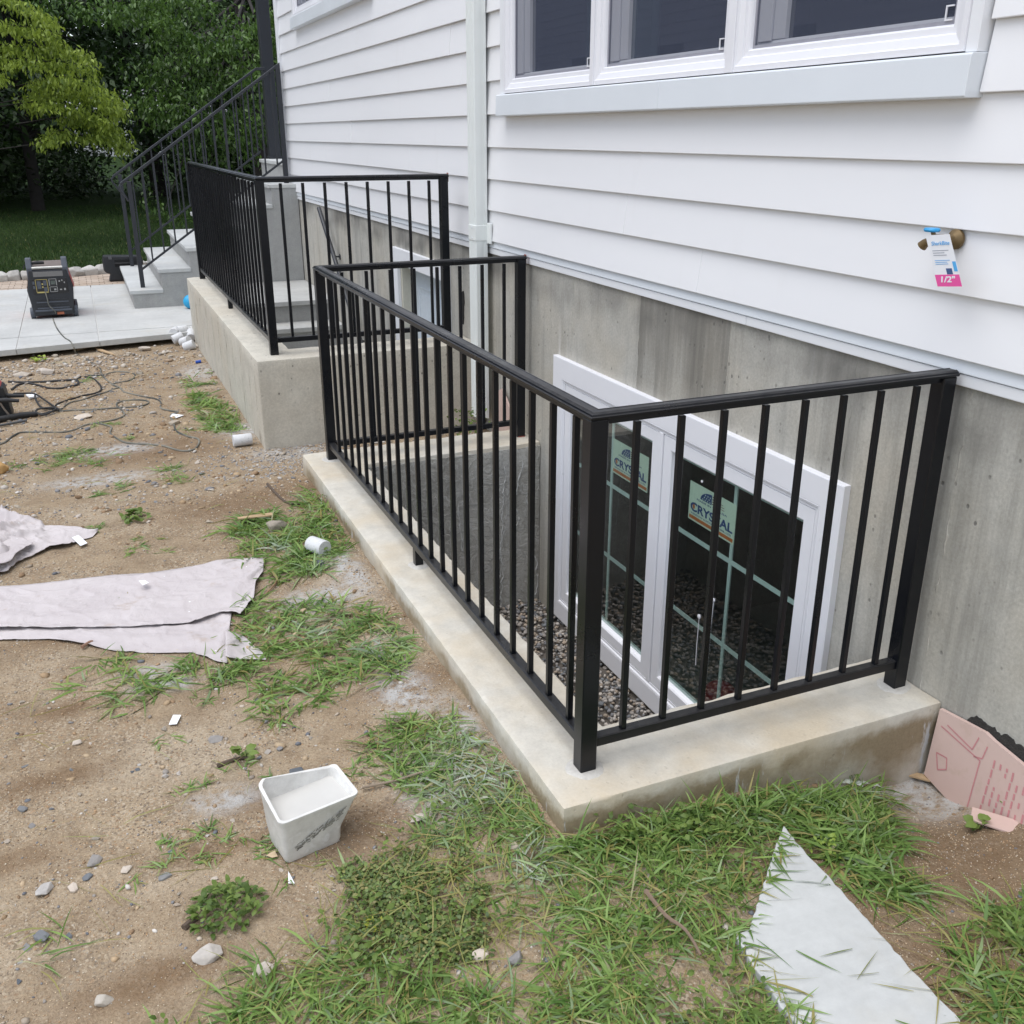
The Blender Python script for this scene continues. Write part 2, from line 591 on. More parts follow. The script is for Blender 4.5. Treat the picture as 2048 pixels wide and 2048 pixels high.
STAIN = (1.165, 1.865)
MAT = {}
MAT['siding'] = mk_siding()
MAT['trim'] = plain('white_trim', (.80, .81, .83), .42, var=.03, scale=5)
MAT['alu'] = plain('coated_aluminium', (.72, .755, .79), .33, var=.05, scale=3, bump=.06, bscale=1.4)
MAT['vinyl'] = plain('white_vinyl', (.80, .80, .83), .35, var=.03, scale=6)
MAT['downspout'] = plain('painted_downspout', (.80, .83, .81), .35, var=.04, scale=4)
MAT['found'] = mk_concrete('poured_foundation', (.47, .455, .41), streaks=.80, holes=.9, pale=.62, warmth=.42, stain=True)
MAT['curb'] = mk_concrete('troweled_curb', (.60, .57, .50), streaks=.12, holes=.12, warm=(.55, .455, .315), warmth=.8, scale=1.3, pale=.15, bumps=.30, dirt=(.16, .42), fk=.13)
def mk_well():
    t = NT('rough_well_concrete')
    g = t.geo()
    a = t.noise(3.2, 5, .65, co=g)
    sw_ = t.noise(13, 5, .65, co=t.mapp((1, 1, .8), co=g), dist=2.2)
    fine = t.noise(120, 3, .7, co=g)
    c = t.mix(t.ramp(a, [(.32, 0), (.68, 1)]), (.30, .285, .245), (.58, .56, .50))
    scr = t.ramp(sw_, [(.52, 0), (.57, 1), (.62, .1)])
    c = t.mix(t.math('MULTIPLY', scr, .85), c, (.64, .63, .59))
    c = t.mix(t.ramp(t.noise(1, 5, .65, co=t.mapp((9, 9, .7), co=g)), [(.54, 0), (.68, .65)]), c, (.52, .52, .50))
    c = t.mix(.30, c, t.ramp(fine, [(.25, (.08, .076, .066)), (.8, (.62, .60, .56))]))
    t.setc(c)
    t.setr(.9)
    t.setn(t.bump(t.math('ADD', t.math('MULTIPLY', sw_, 1.4), t.math('MULTIPLY', fine, .4)), 1.0, .014))
    return t.m
MAT['wellwall'] = mk_well()
MAT['wall2'] = mk_concrete('stairwell_concrete', (.57, .54, .465), streaks=.28, holes=.95, warm=(.48, .41, .31), warmth=.45, pale=.12, bumps=.40)
MAT['cement'] = mk_concrete('stair_cement', (.37, .37, .355), streaks=.25, holes=.1, warm=(.36, .36, .36), warmth=.7, scale=1.2, pale=.35, bumps=.25)
MAT['ground'] = mk_ground()
MAT['black'] = mk_blackpaint()
MAT['rail2'] = mk_blackpaint('dark_grey_rail_paint', (.030, .033, .040), .42)
MAT['blue'] = mk_bluestone('bluestone', (.47, .472, .455))
MAT['slabm'] = mk_bluestone('pale_flagstone', (.48, .49, .48))
MAT['mortar'] = plain('pale_mortar', (.56, .555, .53), .9, var=.15, scale=25, bump=.3)
MAT['gravel'] = mk_tintstone('gravel_stone')
MAT['glass'] = mk_glass('window_glass', (.66, .80, .74), 2.8, 1.5)
MAT['glass2'] = mk_glass('upper_window_glass', (.66, .74, .80), 3.6, 1.5)
MAT['screen'] = mk_screen()
MAT['room'] = plain('dark_room', (.10, .10, .10), .9)
MAT['lead'] = plain('black_rubber', (.018, .018, .019), .62, var=.3, scale=50)

# ================================================================== SETTING: ground, patio, lawn
W, L, P = 1.184, 3.109, .05          # railing extents and post width
FX = 1.225                            # foundation face
def build_ground():
    fx = np.arange(-2.6, 1.225, .022)
    xs = np.unique(np.concatenate([np.array([-300, -120, -60, -30, -15, -8, -5, -3.6, -3.0]), fx, [-.21, -.15, -.05, 1.225, 2, 5, 10, 20, 40, 80, 160, 300]]))
    fy = np.arange(-1.35, 7.62, .022)
    ys = np.unique(np.concatenate([np.array([-60, -30, -15, -8, -4, -2.5, -1.8]), fy, [0, 3.19, 3.95, 7.9, 9, 9.7, 11, 12.5, 14, 18, 25, 40, 80, 150, 300, 600]]))
    X, Y = np.meshgrid(xs, ys)
    Zg = gz(X, Y)
    V = np.stack([X.ravel(), Y.ravel(), Zg.ravel()], 1)
    nx = len(xs)
    ny = len(ys)
    i, j = np.meshgrid(np.arange(nx-1), np.arange(ny-1))
    cx = (xs[i]+xs[i+1])/2
    cy = (ys[j]+ys[j+1])/2
    hole = ((cx > -.05) & (cx < 1.225) & (cy > 0) & (cy < 3.19)) | ((cx > -.15) & (cx < 1.225) & (cy > 3.95) & (cy < 9.0)) | ((cx > 1.225) & (cy < 9.7))
    hole = hole.ravel()
    a = (j*nx+i).ravel()
    F = np.stack([a, a+1, a+1+nx, a+nx], 1)[~hole]
    # colour masks with a shape of their own: cement dust (R) and damp bare soil (G)
    col = np.zeros((len(V), 3), np.float32)
    def blob(px, py, rx, ry, k, s=1.0):
        c = gp(px, py)
        col[:, k] = np.maximum(col[:, k], s*np.exp(-(((V[:, 0]-c[0])/rx)**2+((V[:, 1]-c[1])/ry)**2)**1.5))
    for q in [(655, 1195, .17, .13), (610, 1200, .1, .1), (810, 1385, .10, .16), (770, 1310, .06, .12), (925, 1450, .06, .2), (400, 745, .16, .35), (430, 700, .14, .4), (580, 905, .25, .14), (1800, 1580, .22, .10), (1890, 1600, .2, .12), (450, 1600, .10, .06), (500, 860, .2, .2), (200, 960, .3, .12),
              (700, 1140, .07, .3), (860, 1560, .1, .2), (330, 1370, .12, .05), (230, 900, .25, .12), (300, 1345, .1, .06), (1700, 1560, .15, .06)]:
        blob(q[0], q[1], q[2], q[3], 0)
    for q in [(1850, 1690, .35, .22), (1700, 1800, .25, .25), (1950, 1740, .3, .25), (1900, 1950, .3, .3), (700, 1660, .20, .12), (560, 1590, .16, .1), (820, 1360, .2, .1), (520, 1000, .5, .25), (640, 1640, .12, .1), (120, 1420, .12, .06), (300, 900, .5, .3), (90, 1560, .2, .05), (300, 1960, .2, .06), (40, 1720, .1, .06), (430, 1700, .16, .05), (200, 1260, .3, .08)]:
        blob(q[0], q[1], q[2], q[3], 1, .75)
    o = npmesh('ground', V, F, MAT['ground'], col, smooth=True)
    tag(o, kind='structure')
build_ground()

# ---- patio of large bluestone slabs on a mortar bed
ZP = -.10
def pfront(x):
    return 7.82+(x+.2)*.155
patio = bpy.data.objects.new('patio', None)
COL.objects.link(patio)
patio.location = (-1.5, 9.5, ZP)
WL['patio'] = Vector(patio.location)
tag(patio, kind='structure')
mb = MB()
mb.prism([(-6.2, pfront(-6.2)+.02), (-.212, pfront(-.212)+.02), (-.212, 7.905), (1.2, 7.905), (1.2, 11.45), (-6.2, 11.25)], ZP-.055, ZP-.006)
obj('mortar_bed', mb, MAT['mortar'], patio)
xj = [-6.2, -4.9, -3.85, -2.86, -1.75, -1.06, -.212]
g = .0045
for k in range(len(xj)-1):
    a, b = xj[k]+g, xj[k+1]-g
    o = obj('paving_slab', MB().prism([(a, pfront(a)), (b, pfront(b)), (b, 8.14), (a, 8.14)], ZP-.05, ZP+rng.uniform(0, .003)), MAT['blue'], patio, ((a+b)/2, 7.9, ZP), bevel=.003)
xj2 = [-6.2, -4.4, -3.1, -1.75, -1.06, .05, 1.2]
ysets = [[8.16, 9.6, 11.5], [8.16, 9.0, 10.4, 11.5], [8.16, 9.9, 11.5], [8.16, 11.5], [8.16, 9.2, 10.3, 11.5], [8.16, 8.9, 9.8, 11.5]]
for k in range(len(xj2)-1):
    for q in range(len(ysets[k])-1):
        a, b = xj2[k]+g, xj2[k+1]-g
        c, d = ysets[k][q]+g*.6, ysets[k][q+1]-g*.6
        o = obj('paving_slab', MB().box(a, b, c, d, ZP-.05, ZP+rng.uniform(0, .003)), MAT['blue'], patio, ((a+b)/2, (c+d)/2, ZP), bevel=.003)

# ---- tan brick paver band behind the patio, rubble stone edging, lawn
def mk_brick():
    t = NT('tan_paver')
    g_ = t.geo()
    oi = t.vor(7.0, co=t.mapp((.9, 1.6, 1), co=g_), out='Color')
    sp = t.n('ShaderNodeSeparateColor')
    t.l(oi, sp.inputs[0])
    c = t.mix(sp.outputs[0], (.36, .27, .20), (.50, .41, .33))
    c = t.mix(.3, c, t.mix(t.noise(60, 5, co=g_), (.2, .15, .11), (.62, .53, .44)))
    t.setc(c)
    t.setr(.9)
    t.setn(t.bump(t.noise(90, 4, co=g_), .4, .004))
    return t.m
pv = MB()
y = 11.52
row = 0
while y < 13.1:
    x = -6.2+(.06 if row % 2 else 0)
    while x < 1.1:
        pv.box(x+.004, x+.146, y+.004, y+.096, ZP-.06, ZP-.004+rng.uniform(0, .004))
        x += .15
    y += .10
    row += 1
o = obj('brick_paving', pv, mk_brick())
tag(o, 'small tan brick pavers laid in a band behind the patio', 'paving', kind='stuff')
edge_path = [(-6.2, 12.15), (-4.5, 12.22), (-2.13, 12.40), (-1.24, 12.56), (-.6, 12.80), (.4, 13.25), (1.4, 13.8)]
def along(path, s):
    for a, b in zip(path[:-1], path[1:]):
        d = math.hypot(b[0]-a[0], b[1]-a[1])
        if s <= d:
            t = s/d
            return a[0]+(b[0]-a[0])*t, a[1]+(b[1]-a[1])*t, math.atan2(b[1]-a[1], b[0]-a[0])
        s -= d
    return None
def rock_mesh(name, m, sub=2, seed=0, sx=1, sy=1, sz=1, amp=.22, flat=.0):
    """angular broken stone: hull of random points in a flattened box, edges worn"""
    r2 = np.random.default_rng(seed)
    n_ = 22 if sub > 1 else 13
    bm = bmesh.new()
    for _ in range(n_):
        c = r2.normal(size=3)
        c /= np.linalg.norm(c)
        c = np.sign(c)*np.abs(c)**.75*r2.uniform(.42, .56)
        bm.verts.new((c[0]*sx, c[1]*sy, c[2]*sz))
    h = bmesh.ops.convex_hull(bm, input=bm.verts[:])
    bmesh.ops.delete(bm, geom=[v for v in bm.verts if not v.link_faces], context='VERTS')
    if sub > 1:
        bmesh.ops.bevel(bm, geom=bm.edges[:], offset=.035*min(sx, sy, sz*1.5), segments=1, affect='EDGES')
    me = bpy.data.meshes.new(name)
    bm.to_mesh(me)
    bm.free()
    me.materials.append(m)
    return me
MAT['edge'] = mk_stone('pale_granite', [(0, (.38, .37, .35)), (1, (.58, .57, .55))])
edging = thing('stone_edging', (-2, 12.4, ZP), 'row of rough pale grey stone blocks edging the lawn behind the patio', 'stone edging')
em = [rock_mesh('edge_stone', MAT['edge'], 2, 40+i, .27, .20, .18, .10) for i in range(6)]
s = 0
k = 0
while True:
    q = along(edge_path, s)
    if q is None:
        break
    o = link('edge_stone', em[k % 6], edging, (q[0], q[1], ZP+.03), (0, 0, q[2]+rng.uniform(-.08, .08)))
    s += .185
    k += 1

def mk_lawn():
    t = NT('mown_lawn')
    g_ = t.geo()
    a = t.noise(.35, 5, co=g_)
    b = t.noise(22, 6, .85, co=t.mapp((1, .30, 1), co=g_))
    c = t.mix(t.ramp(a, [(.3, 0), (.7, 1)]), (.030, .060, .014), (.050, .085, .020))
    c = t.mix(t.ramp(b, [(.3, 0), (.75, 1)]), [.010, .022, .006], c)
    t.setc(c)
    t.setr(.9)
    t.p.inputs['Specular IOR Level'].default_value = .1
    t.setn(t.bump(b, 1.0, .05))
    return t.m
lw = MB()
pts = [(-300, 12.2)]+[(a, b+.07) for a, b in edge_path]+[(3.0, 14.2), (300, 14.2), (300, 700), (-300, 700)]
# gentle rise far away
lv = []
xs_ = np.concatenate([[-300, -80, -30, -12], np.arange(-6, 8, .5), [12, 30, 80, 300]])
ys_ = [0, .5, 1, 2, 4, 7, 11, 16, 24, 36, 60, 120, 600]
V = []
for a in xs_:
    yb = np.interp(a, [p[0] for p in edge_path], [p[1]+.07 for p in edge_path]) if a < 1.4 else 13.9+(a-1.4)*.0
    for d in ys_:
        yy = yb+d
        V.append((a, yy, ZP+.02+max(0, (yy-45))*.012+.03*math.sin(a*.7+yy*.3)*min(1, d/3)))
n = len(ys_)
F = [(i*n+j, (i+1)*n+j, (i+1)*n+j+1, i*n+j+1) for i in range(len(xs_)-1) for j in range(n-1)]
o = npmesh('lawn', V, F, mk_lawn(), smooth=True)
tag(o, kind='structure')

def lawn_z(x, y):
    yb = np.interp(x, [p[0] for p in edge_path], [p[1]+.07 for p in edge_path])
    return ZP+.02+.03*np.sin(x*.7+y*.3)*np.minimum(1, np.maximum(0, y-yb)/3)
n_ = 42000
y = 12.4+14*rng.uniform(0, 1, n_)**1.5
x = rng.uniform(-1, 1, n_)*(.28*(y+2)*.55)+(-1.07+(y+2)*.06)-.2
yb = np.interp(x, [p[0] for p in edge_path], [p[1]+.10 for p in edge_path])
kp = (y > yb) & ~((x > -.9) & (y < 12.0))
x, y = x[kp], y[kp]
z = lawn_z(x, y)
n_ = len(x)
a_ = rng.uniform(0, 6.28, n_)
h_ = rng.uniform(.025, .060, n_)
wd_ = rng.uniform(.004, .009, n_)
lx, ly = rng.normal(0, .022, n_), rng.normal(0, .022, n_)
V = np.stack([np.stack([x-np.cos(a_)*wd_, y-np.sin(a_)*wd_, z-.004], 1), np.stack([x+np.cos(a_)*wd_, y+np.sin(a_)*wd_, z-.004], 1), np.stack([x+lx, y+ly, z+h_], 1)], 1).reshape(-1, 3)
F = np.arange(n_*3).reshape(-1, 3)
cc = np.repeat(np.stack([rng.uniform(0, 1, n_), (rng.uniform(0, 1, n_) < .03)*.5, 0*x], 1), 3, 0)
o = npmesh('lawn_grass', V, F, mk_leaf('lawn_blade', (.022, .050, .010), (.070, .125, .026), .25, .6), cc)
tag(o, 'short mown grass of the lawn behind the stone edging', 'grass', kind='stuff')

# ================================================================== HOUSE
house = thing('house', (1.3, 3.0, -.1), 'white clapboard house on a grey poured concrete foundation', 'house')
def rects_with_holes(x, y0, y1, z0, z1, holes, depth):
    """a wall face in the plane x with rectangular openings and their reveals"""
    ys = sorted({y0, y1}.union(*[{h[0], h[1]} for h in holes])) if holes else [y0, y1]
    zs = sorted({z0, z1}.union(*[{h[2], h[3]} for h in holes])) if holes else [z0, z1]
    mb = MB()
    for a, b in zip(ys[:-1], ys[1:]):
        for c, d in zip(zs[:-1], zs[1:]):
            m_ = ((a+b)/2, (c+d)/2)
            if any(h[0] < m_[0] < h[1] and h[2] < m_[1] < h[3] for h in holes):
                continue
            mb.add([(x, a, c), (x, b, c), (x, b, d), (x, a, d)], [(0, 3, 2, 1)])
    for h in holes:
        a, b, c, d = h
        X = x+depth
        mb.add([(x, a, c), (X, a, c), (X, a, d), (x, a, d)], [(0, 1, 2, 3)])
        mb.add([(x, b, c), (X, b, c), (X, b, d), (x, b, d)], [(0, 1, 2, 3)])
        mb.add([(x, a, c), (X, a, c), (X, b, c), (x, b, c)], [(0, 1, 2, 3)])
        mb.add([(x, a, d), (X, a, d), (X, b, d), (x, b, d)], [(0, 1, 2, 3)])
    return mb
def rawobj(name, mb, m, parent, origin=None):
    og = Vector(origin) if origin is not None else WL[parent.name]
    me = bpy.data.meshes.new(name)
    me.from_pydata([(a-og.x, b-og.y, c-og.z) for a, b, c in mb.v], [], mb.f)
    me.materials.append(m)
    return link(name, me, parent, og)
def rframe(y0, y1, z0, z1, prof, mb=None):
    """mitred picture frame in the y-z plane; prof is (inset, x) going round the section"""
    mb = mb or MB()
    m_ = len(prof)
    v = []
    for cy, sy, cz, sz in ((y0, 1, z0, 1), (y1, -1, z0, 1), (y1, -1, z1, -1), (y0, 1, z1, -1)):
        for ins, x in prof:
            v.append((x, cy+sy*ins, cz+sz*ins))
    f = [(c*m_+k, ((c+1) % 4)*m_+k, ((c+1) % 4)*m_+(k+1) % m_, c*m_+(k+1) % m_) for c in range(4) for k in range(m_)]
    return mb.add(v, f)

BW = (.47, 2.655, -.93, .495)        # basement window opening
DR = (4.55, 5.62, -1.62, .72)        # basement door opening
fd = rects_with_holes(FX, -9, 9.6, -2.3, 1.0, [BW, DR], .16)
rawobj('foundation', fd, MAT['found'], house)
UW = (.15, 3.33, 1.80, 3.30)
UW2 = (6.1, 8.76, 2.70, 3.9)
sh = rects_with_holes(1.228, -9, 9.7, 1.0, 6.2, [UW, UW2], .03)
rawobj('sheathing', sh, MAT['trim'], house)
# end wall and back so that the house is closed to the light
eb = MB()
eb.add([(1.228, 9.7, -2.3), (9, 9.7, -2.3), (9, 9.7, 6.2), (1.228, 9.7, 6.2)], [(0, 1, 2, 3)])
eb.add([(1.228, -9, -2.3), (9, -9, -2.3), (9, -9, 6.2), (1.228, -9, 6.2)], [(0, 1, 2, 3)])
eb.add([(9, -9, -2.3), (9, 9.7, -2.3), (9, 9.7, 6.2), (9, -9, 6.2)], [(0, 1, 2, 3)])
rawobj('end_wall', eb, MAT['trim'], house)
rf = MB().prism([(1.0, 6.15), (9.2, 6.15), (5.1, 8.6)], -9.3, 9.9, ax=1)
obj('roof', rf, plain('asphalt_shingle', (.08, .08, .085), .9, var=.4, scale=60), house)

# ---- clapboards, one object each
Z0, DZ = 1.0757, .17674
for k in range(28):
    z0 = Z0+DZ*k
    z1 = z0+DZ+.012
    spans = [(-9.0, 9.715)]
    if 4 <= k <= 12:
        spans = [(-9.0, .098), (3.412, 9.715)]
    if 9 <= k <= 15:
        spans = [(-9.0, .098), (3.412, 5.985), (8.845, 9.715)] if k <= 12 else [(-9.0, 5.985), (8.845, 9.715)]
    for a, b in spans:
        cuts = [a]
        y = a+random.uniform(.5, 3.4)+(1.676-a if False else 0)
        while y < b-.5:
            if not any(abs(y-q) < .25 for q in (.1, 3.4)):
                cuts.append(y)
            y += random.uniform(2.6, 3.9)
        cuts.append(b)
        for c, d in zip(cuts[:-1], cuts[1:]):
            ox = random.uniform(-.0015, .0015)
            mb = MB().prism([(1.194+ox, z0), (1.207+ox, z0), (1.2245+ox, z1), (1.2125+ox, z1)], c+.0006, d-.0006, ax=1)
            obj('clapboard', mb, MAT['siding'], house, (1.2, (c+d)/2, z0), bevel=.0025)
# ---- base trim under the boards
ys_cut = [-9, -3.4, 2.32, 5.9, 9.6]
for a, b in zip(ys_cut[:-1], ys_cut[1:]):
    obj('base_flashing', MB().prism([(1.2035, 1.036), (1.2035, 1.040), (1.2125, 1.092), (1.226, 1.092), (1.226, 1.036)], a+.001, b-.001, ax=1), MAT['alu'], house, (1.21, (a+b)/2, 1.06))
for a, b in ((-9, 1.05), (1.05, 5.2), (5.2, 9.6)):
    obj('base_strip', MB().box(1.2085, 1.226, a+.001, b-.001, .9975, 1.0325), MAT['trim'], house, (1.21, (a+b)/2, 1.01), bevel=.003)
obj('corner_board', MB().box(1.178, 1.228, 9.716, 9.80, 1.03, 6.1), MAT['trim'], house, (1.2, 9.75, 1.03), bevel=.003)

def room(name, parent, y0, y1, z0, z1, x0=1.262, x1=3.2):
    mb = MB()
    mb.add([(x1, y0, z0), (x1, y1, z0), (x1, y1, z1), (x1, y0, z1)], [(0, 1, 2, 3)])
    for yy in (y0, y1):
        mb.add([(x0, yy, z0), (x1, yy, z0), (x1, yy, z1), (x0, yy, z1)], [(0, 1, 2, 3)])
    for zz in (z0, z1):
        mb.add([(x0, y0, zz), (x1, y0, zz), (x1, y1, zz), (x0, y1, zz)], [(0, 1, 2, 3)])
    return rawobj(name, mb, MAT['room'], parent)

# ---- upper triple window
def upper_window(y0, y1, z0, z1, units, seam, label):
    wn = bpy.data.objects.new('window', None)
    COL.objects.link(wn)
    wn.parent = house
    wl = Vector((1.17, (y0+y1)/2, z0))
    wn.location = wl-WL['house']
    WL[wn.name] = wl
    wn['label'] = label
    for a, b in ((y0, seam), (seam, y1)):
        obj('apron', MB().prism([(1.150, z0), (1.146, z0+.004), (1.150, z0+.106), (1.156, z0+.111), (1.226, z0+.113), (1.226, z0)], a+.0006, b-.0006, ax=1), MAT['alu'], wn, bevel=.002)
    zs = z0+.113
    for a, b in ((y0+.006, y0+.046), (y1-.076, y1-.008)):
        obj('side_casing', MB().box(1.172, 1.227, a, b, zs, z1+.05), MAT['trim'], wn, bevel=.002)
    for a, b in units:
        f_ = rframe(a, b, zs+.003, z1, [(0, 1.227), (0, 1.166), (.018, 1.166), (.022, 1.172), (.045, 1.178), (.049, 1.186), (.066, 1.187), (.070, 1.192), (.073, 1.200), (.073, 1.227)])
        obj('window_frame', f_, MAT['vinyl'], wn)
        i0, i1, j0, j1 = a+.073, b-.073, zs+.076, z1-.073
        s_ = rframe(i0, i1, j0, j1, [(0, 1.212), (0, 1.2395), (.022, 1.2395), (.022, 1.222), (.012, 1.2125)])
        st = MB().box(1.219, 1.238, i1-.15, i1-.024, j0+.024, j1-.024).box(1.209, 1.2185, i1-.085, i1-.012, j0+.02, j1-.02)
        obj('sash', s_, MAT['vinyl'], wn)
        obj('stile', st, MAT['vinyl'], wn, bevel=.002)
        obj('pane', MB().add([(1.2365, i0+.02, j0+.02), (1.2365, i1-.145, j0+.02), (1.2365, i1-.145, j1-.02), (1.2365, i0+.02, j1-.02)], [(0, 1, 2, 3)]), MAT['glass2'], wn)
        obj('insect_screen', MB().add([(1.2035, i0, j0), (1.2035, i1, j0), (1.2035, i1, j1), (1.2035, i0, j1)], [(0, 1, 2, 3)]), MAT['screen'], wn)
        obj('screen_frame', rframe(i0, i1, j0, j1, [(0, 1.2005), (.010, 1.2005), (.010, 1.2075), (0, 1.2075)]), plain('grey_screen_frame', (.30, .30, .34), .5), wn)
        # pull tab of the screen
        obj('latch', MB().box(1.196, 1.2, i0+.012, i0+.040, j0+.010, j0+.014).box(1.196, 1.2, i0+.036, i0+.040, j0+.014, j0+.045).box(1.196, 1.2, i0+.012, i0+.040, j0+.045, j0+.049), MAT['vinyl'], wn)
    for (a, b), (c, d) in zip(units[:-1], units[1:]):
        obj('mullion', MB().box(1.159, 1.227, min(b, c)-.016, max(b, c)+.016, zs+.002, z1+.04), MAT['vinyl'], wn, bevel=.003)
    return wn
upper_window(.10, 3.41, 1.77, 3.30, [(.146, 1.209), (1.226, 2.289), (2.292, 3.332)], 1.676, 'triple window above the basement window')
room('room_interior', house, .12, 3.36, 1.3, 3.6)
upper_window(5.99, 8.84, 2.652, 3.9, [(6.04, 7.38), (7.42, 8.76)], 7.17, 'high window near the far corner')
room('room_interior', house, 6.0, 8.8, 2.3, 4.2)
# dark furniture edge and curtain inside the upper room
obj('curtain', MB().sweep([(1.6+.04*math.sin(i*1.3), 2.45+i*.05, 0) for i in range(16)], [(0, 1.4), (.006, 1.4), (.006, 3.3), (0, 3.3)]), plain('curtain_cloth', (.10, .16, .15), .9), house)

# ---- basement window
bw = bpy.data.objects.new('basement_window', None)
COL.objects.link(bw)
bw.parent = house
WL[bw.name] = Vector((1.2, 1.56, -.99))
bw.location = WL[bw.name]-WL['house']
bw['label'] = 'white double casement window down in the window well'
obj('casing', rframe(.405, 2.72, -.995, .558, [(0, FX+.001), (0, 1.1985), (.004, 1.1965), (.108, 1.1965), (.1085, 1.1985), (.1115, 1.1985), (.112, 1.1965), (.119, 1.1985), (.122, 1.203), (.122, FX+.03), (.06, FX+.03), (.06, FX+.001)]), MAT['vinyl'], bw)
obj('window_frame', rframe(.527, 2.598, -.873, .436, [(0, 1.205), (.012, 1.205), (.012, 1.285), (0, 1.285)]), MAT['vinyl'], bw)
obj('mullion', MB().box(1.2015, 1.285, 1.574, 1.607, -.861, .424), MAT['vinyl'], bw, bevel=.003)
for a, b in ((.541, 1.571), (1.610, 2.584)):
    z0, z1 = -.858, .421
    obj('sash', rframe(a, b, z0, z1, [(0, 1.212), (.003, 1.2065), (.058, 1.2065), (.064, 1.212), (.066, 1.222), (.070, 1.228), (.070, 1.262), (0, 1.262)]), MAT['vinyl'], bw)
    c, d, e, f_ = a+.062, b-.062, z0+.062, z1-.062
    obj('pane', MB().add([(1.2335, c, e), (1.2335, d, e), (1.2335, d, f_), (1.2335, c, f_)], [(0, 3, 2, 1)]), MAT['glass'], bw)
    obj('spacer', rframe(a+.066, b-.066, z0+.066, z1-.066, [(0, 1.2375), (.019, 1.2375), (.019, 1.246), (0, 1.246)]), MAT['alu'], bw)
    ym = (a+b)/2
    obj('muntin', MB().box(1.2385, 1.2445, ym-.010, ym+.010, z0+.086, z1-.086), MAT['vinyl'], bw)
    for zm in (-.0, -.398):
        obj('muntin', MB().box(1.2390, 1.2440, a+.086, b-.086, zm-.010, zm+.010), MAT['vinyl'], bw)
room('basement_interior', house, .45, 2.68, -1.25, .60, 1.286, 4.0)
# white caulk blobs and a run on the near pane
cb = MB()
for (px, py, r_) in ((1404, 963, .006), (1428, 1096, .009), (1427, 1200, .009), (1398, 1233, .011)):
    p_ = on(px, py, 0, 1.231)
    cb.lathe([(r_*.3, -.004), (r_, -.002), (r_, .0012)], p_, 0, 10)
for (px, py, qx, qy) in ((1427, 1205, 1412, 1350), (1398, 1238, 1391, 1330)):
    a, b = on(px, py, 0, 1.2312), on(qx, qy, 0, 1.2312)
    cb.tube([a, (a+b)/2+np.array([0, .002, 0]), b], .0018, 5)
obj('caulk_drip', cb, MAT['vinyl'], bw)

# ---- basement door in the stairwell
dr = bpy.data.objects.new('basement_door', None)
COL.objects.link(dr)
dr.parent = house
WL[dr.name] = Vector((1.22, 5.08, -1.6))
dr.location = WL[dr.name]-WL['house']
dr['label'] = 'pale panelled basement door in the stairwell'
for q in ((4.43, 4.552, -1.6, .718), (5.618, 5.735, -1.6, .718)):
    obj('door_casing', MB().box(1.198, FX+.002, q[0], q[1], q[2], q[3]), MAT['trim'], dr, bevel=.003)
obj('door_casing', MB().box(1.196, FX+.002, 4.43, 5.735, .7185, .84), MAT['trim'], dr, bevel=.003)
obj('door_jamb', MB().box(FX+.003, 1.385, 5.585, 5.6195, -1.6, .71), plain('cream_jamb', (.62, .59, .49), .6), dr)
obj('door_jamb', MB().box(FX+.003, 1.385, 4.5505, 4.585, -1.6, .71), plain('cream_jamb', (.62, .59, .49), .6), dr)
obj('door_leaf', MB().box(1.335, 1.375, 4.5855, 5.5845, -1.6, .712), plain('pale_blue_door', (.66, .72, .77), .45), dr)
for yy in (4.66, 5.14):
    for z0, z1 in ((.02, .56), (-.85, -.12), (-1.45, -1.0)):
        pf = rframe(yy, yy+.36, z0, z1, [(0, 1.3345), (.006, 1.327), (.020, 1.330), (.026, 1.3345)])
        pf.box(1.329, 1.3348, yy+.06, yy+.30, z0+.06, z1-.06)
        obj('door_panel', pf, plain('pale_blue_door', (.66, .72, .77), .45), dr, bevel=.0015)

# ---- ragged dark flat patch on the foundation behind the rail
hp = on(925, 612, 0, FX)
pl = []
for i in range(26):
    a = 2*math.pi*i/26
    r_ = (.075+.018*math.sin(3*a+1)+random.uniform(-.012, .012))
    pl.append((hp[1]+r_*math.cos(a)*.62, hp[2]+r_*1.5*math.sin(a)))
obj('tar_patch', MB().prism(pl, FX-.004, FX+.001, ax=0), plain('tar', (.016, .015, .014), .8, bump=.6), house)
# black damp-proof coating ragged along the ground at the near wall
pl = []
ys_ = np.linspace(-.17, -1.6, 170)
for i, y in enumerate(ys_):
    pl.append((y, .030+.022*mnoise.noise(Vector((y*14, 0, 0)))+.016*mnoise.noise(Vector((y*60, 3, 0)))+random.uniform(-.005, .005)-.03*(i/170)-.07*math.exp(-(i/7.0)**2)))
pl2 = [(y, -.5) for y in ys_[::-1]]
obj('damp_coating', MB().prism(pl+pl2, FX-.004, FX+.001, ax=0), plain('tar', (.035, .033, .030), .85, var=.5, bump=.9, scale=60), house)

# ragged joints left by the form panels
for yy in (-1.6, -.80, -.02, .454, 1.158, 1.867, 2.552, 3.25, 3.93, 6.1, 6.75, 7.4, 8.05, 8.7, 9.3):
    fb = MB()
    zz = .985
    pp = []
    while zz > -1.2:
        pp.append((FX+.0012, yy+random.uniform(-.004, .004), zz))
        zz -= random.uniform(.02, .05)
    if .40 < yy < 2.73:
        pp = [q_ for q_ in pp if q_[2] > .565]
    fb.tube(pp, [random.choice((.0012, .0022, .0035, .0050)) for _ in pp], 5)
    obj('form_joint', fb, MAT['found'], house)

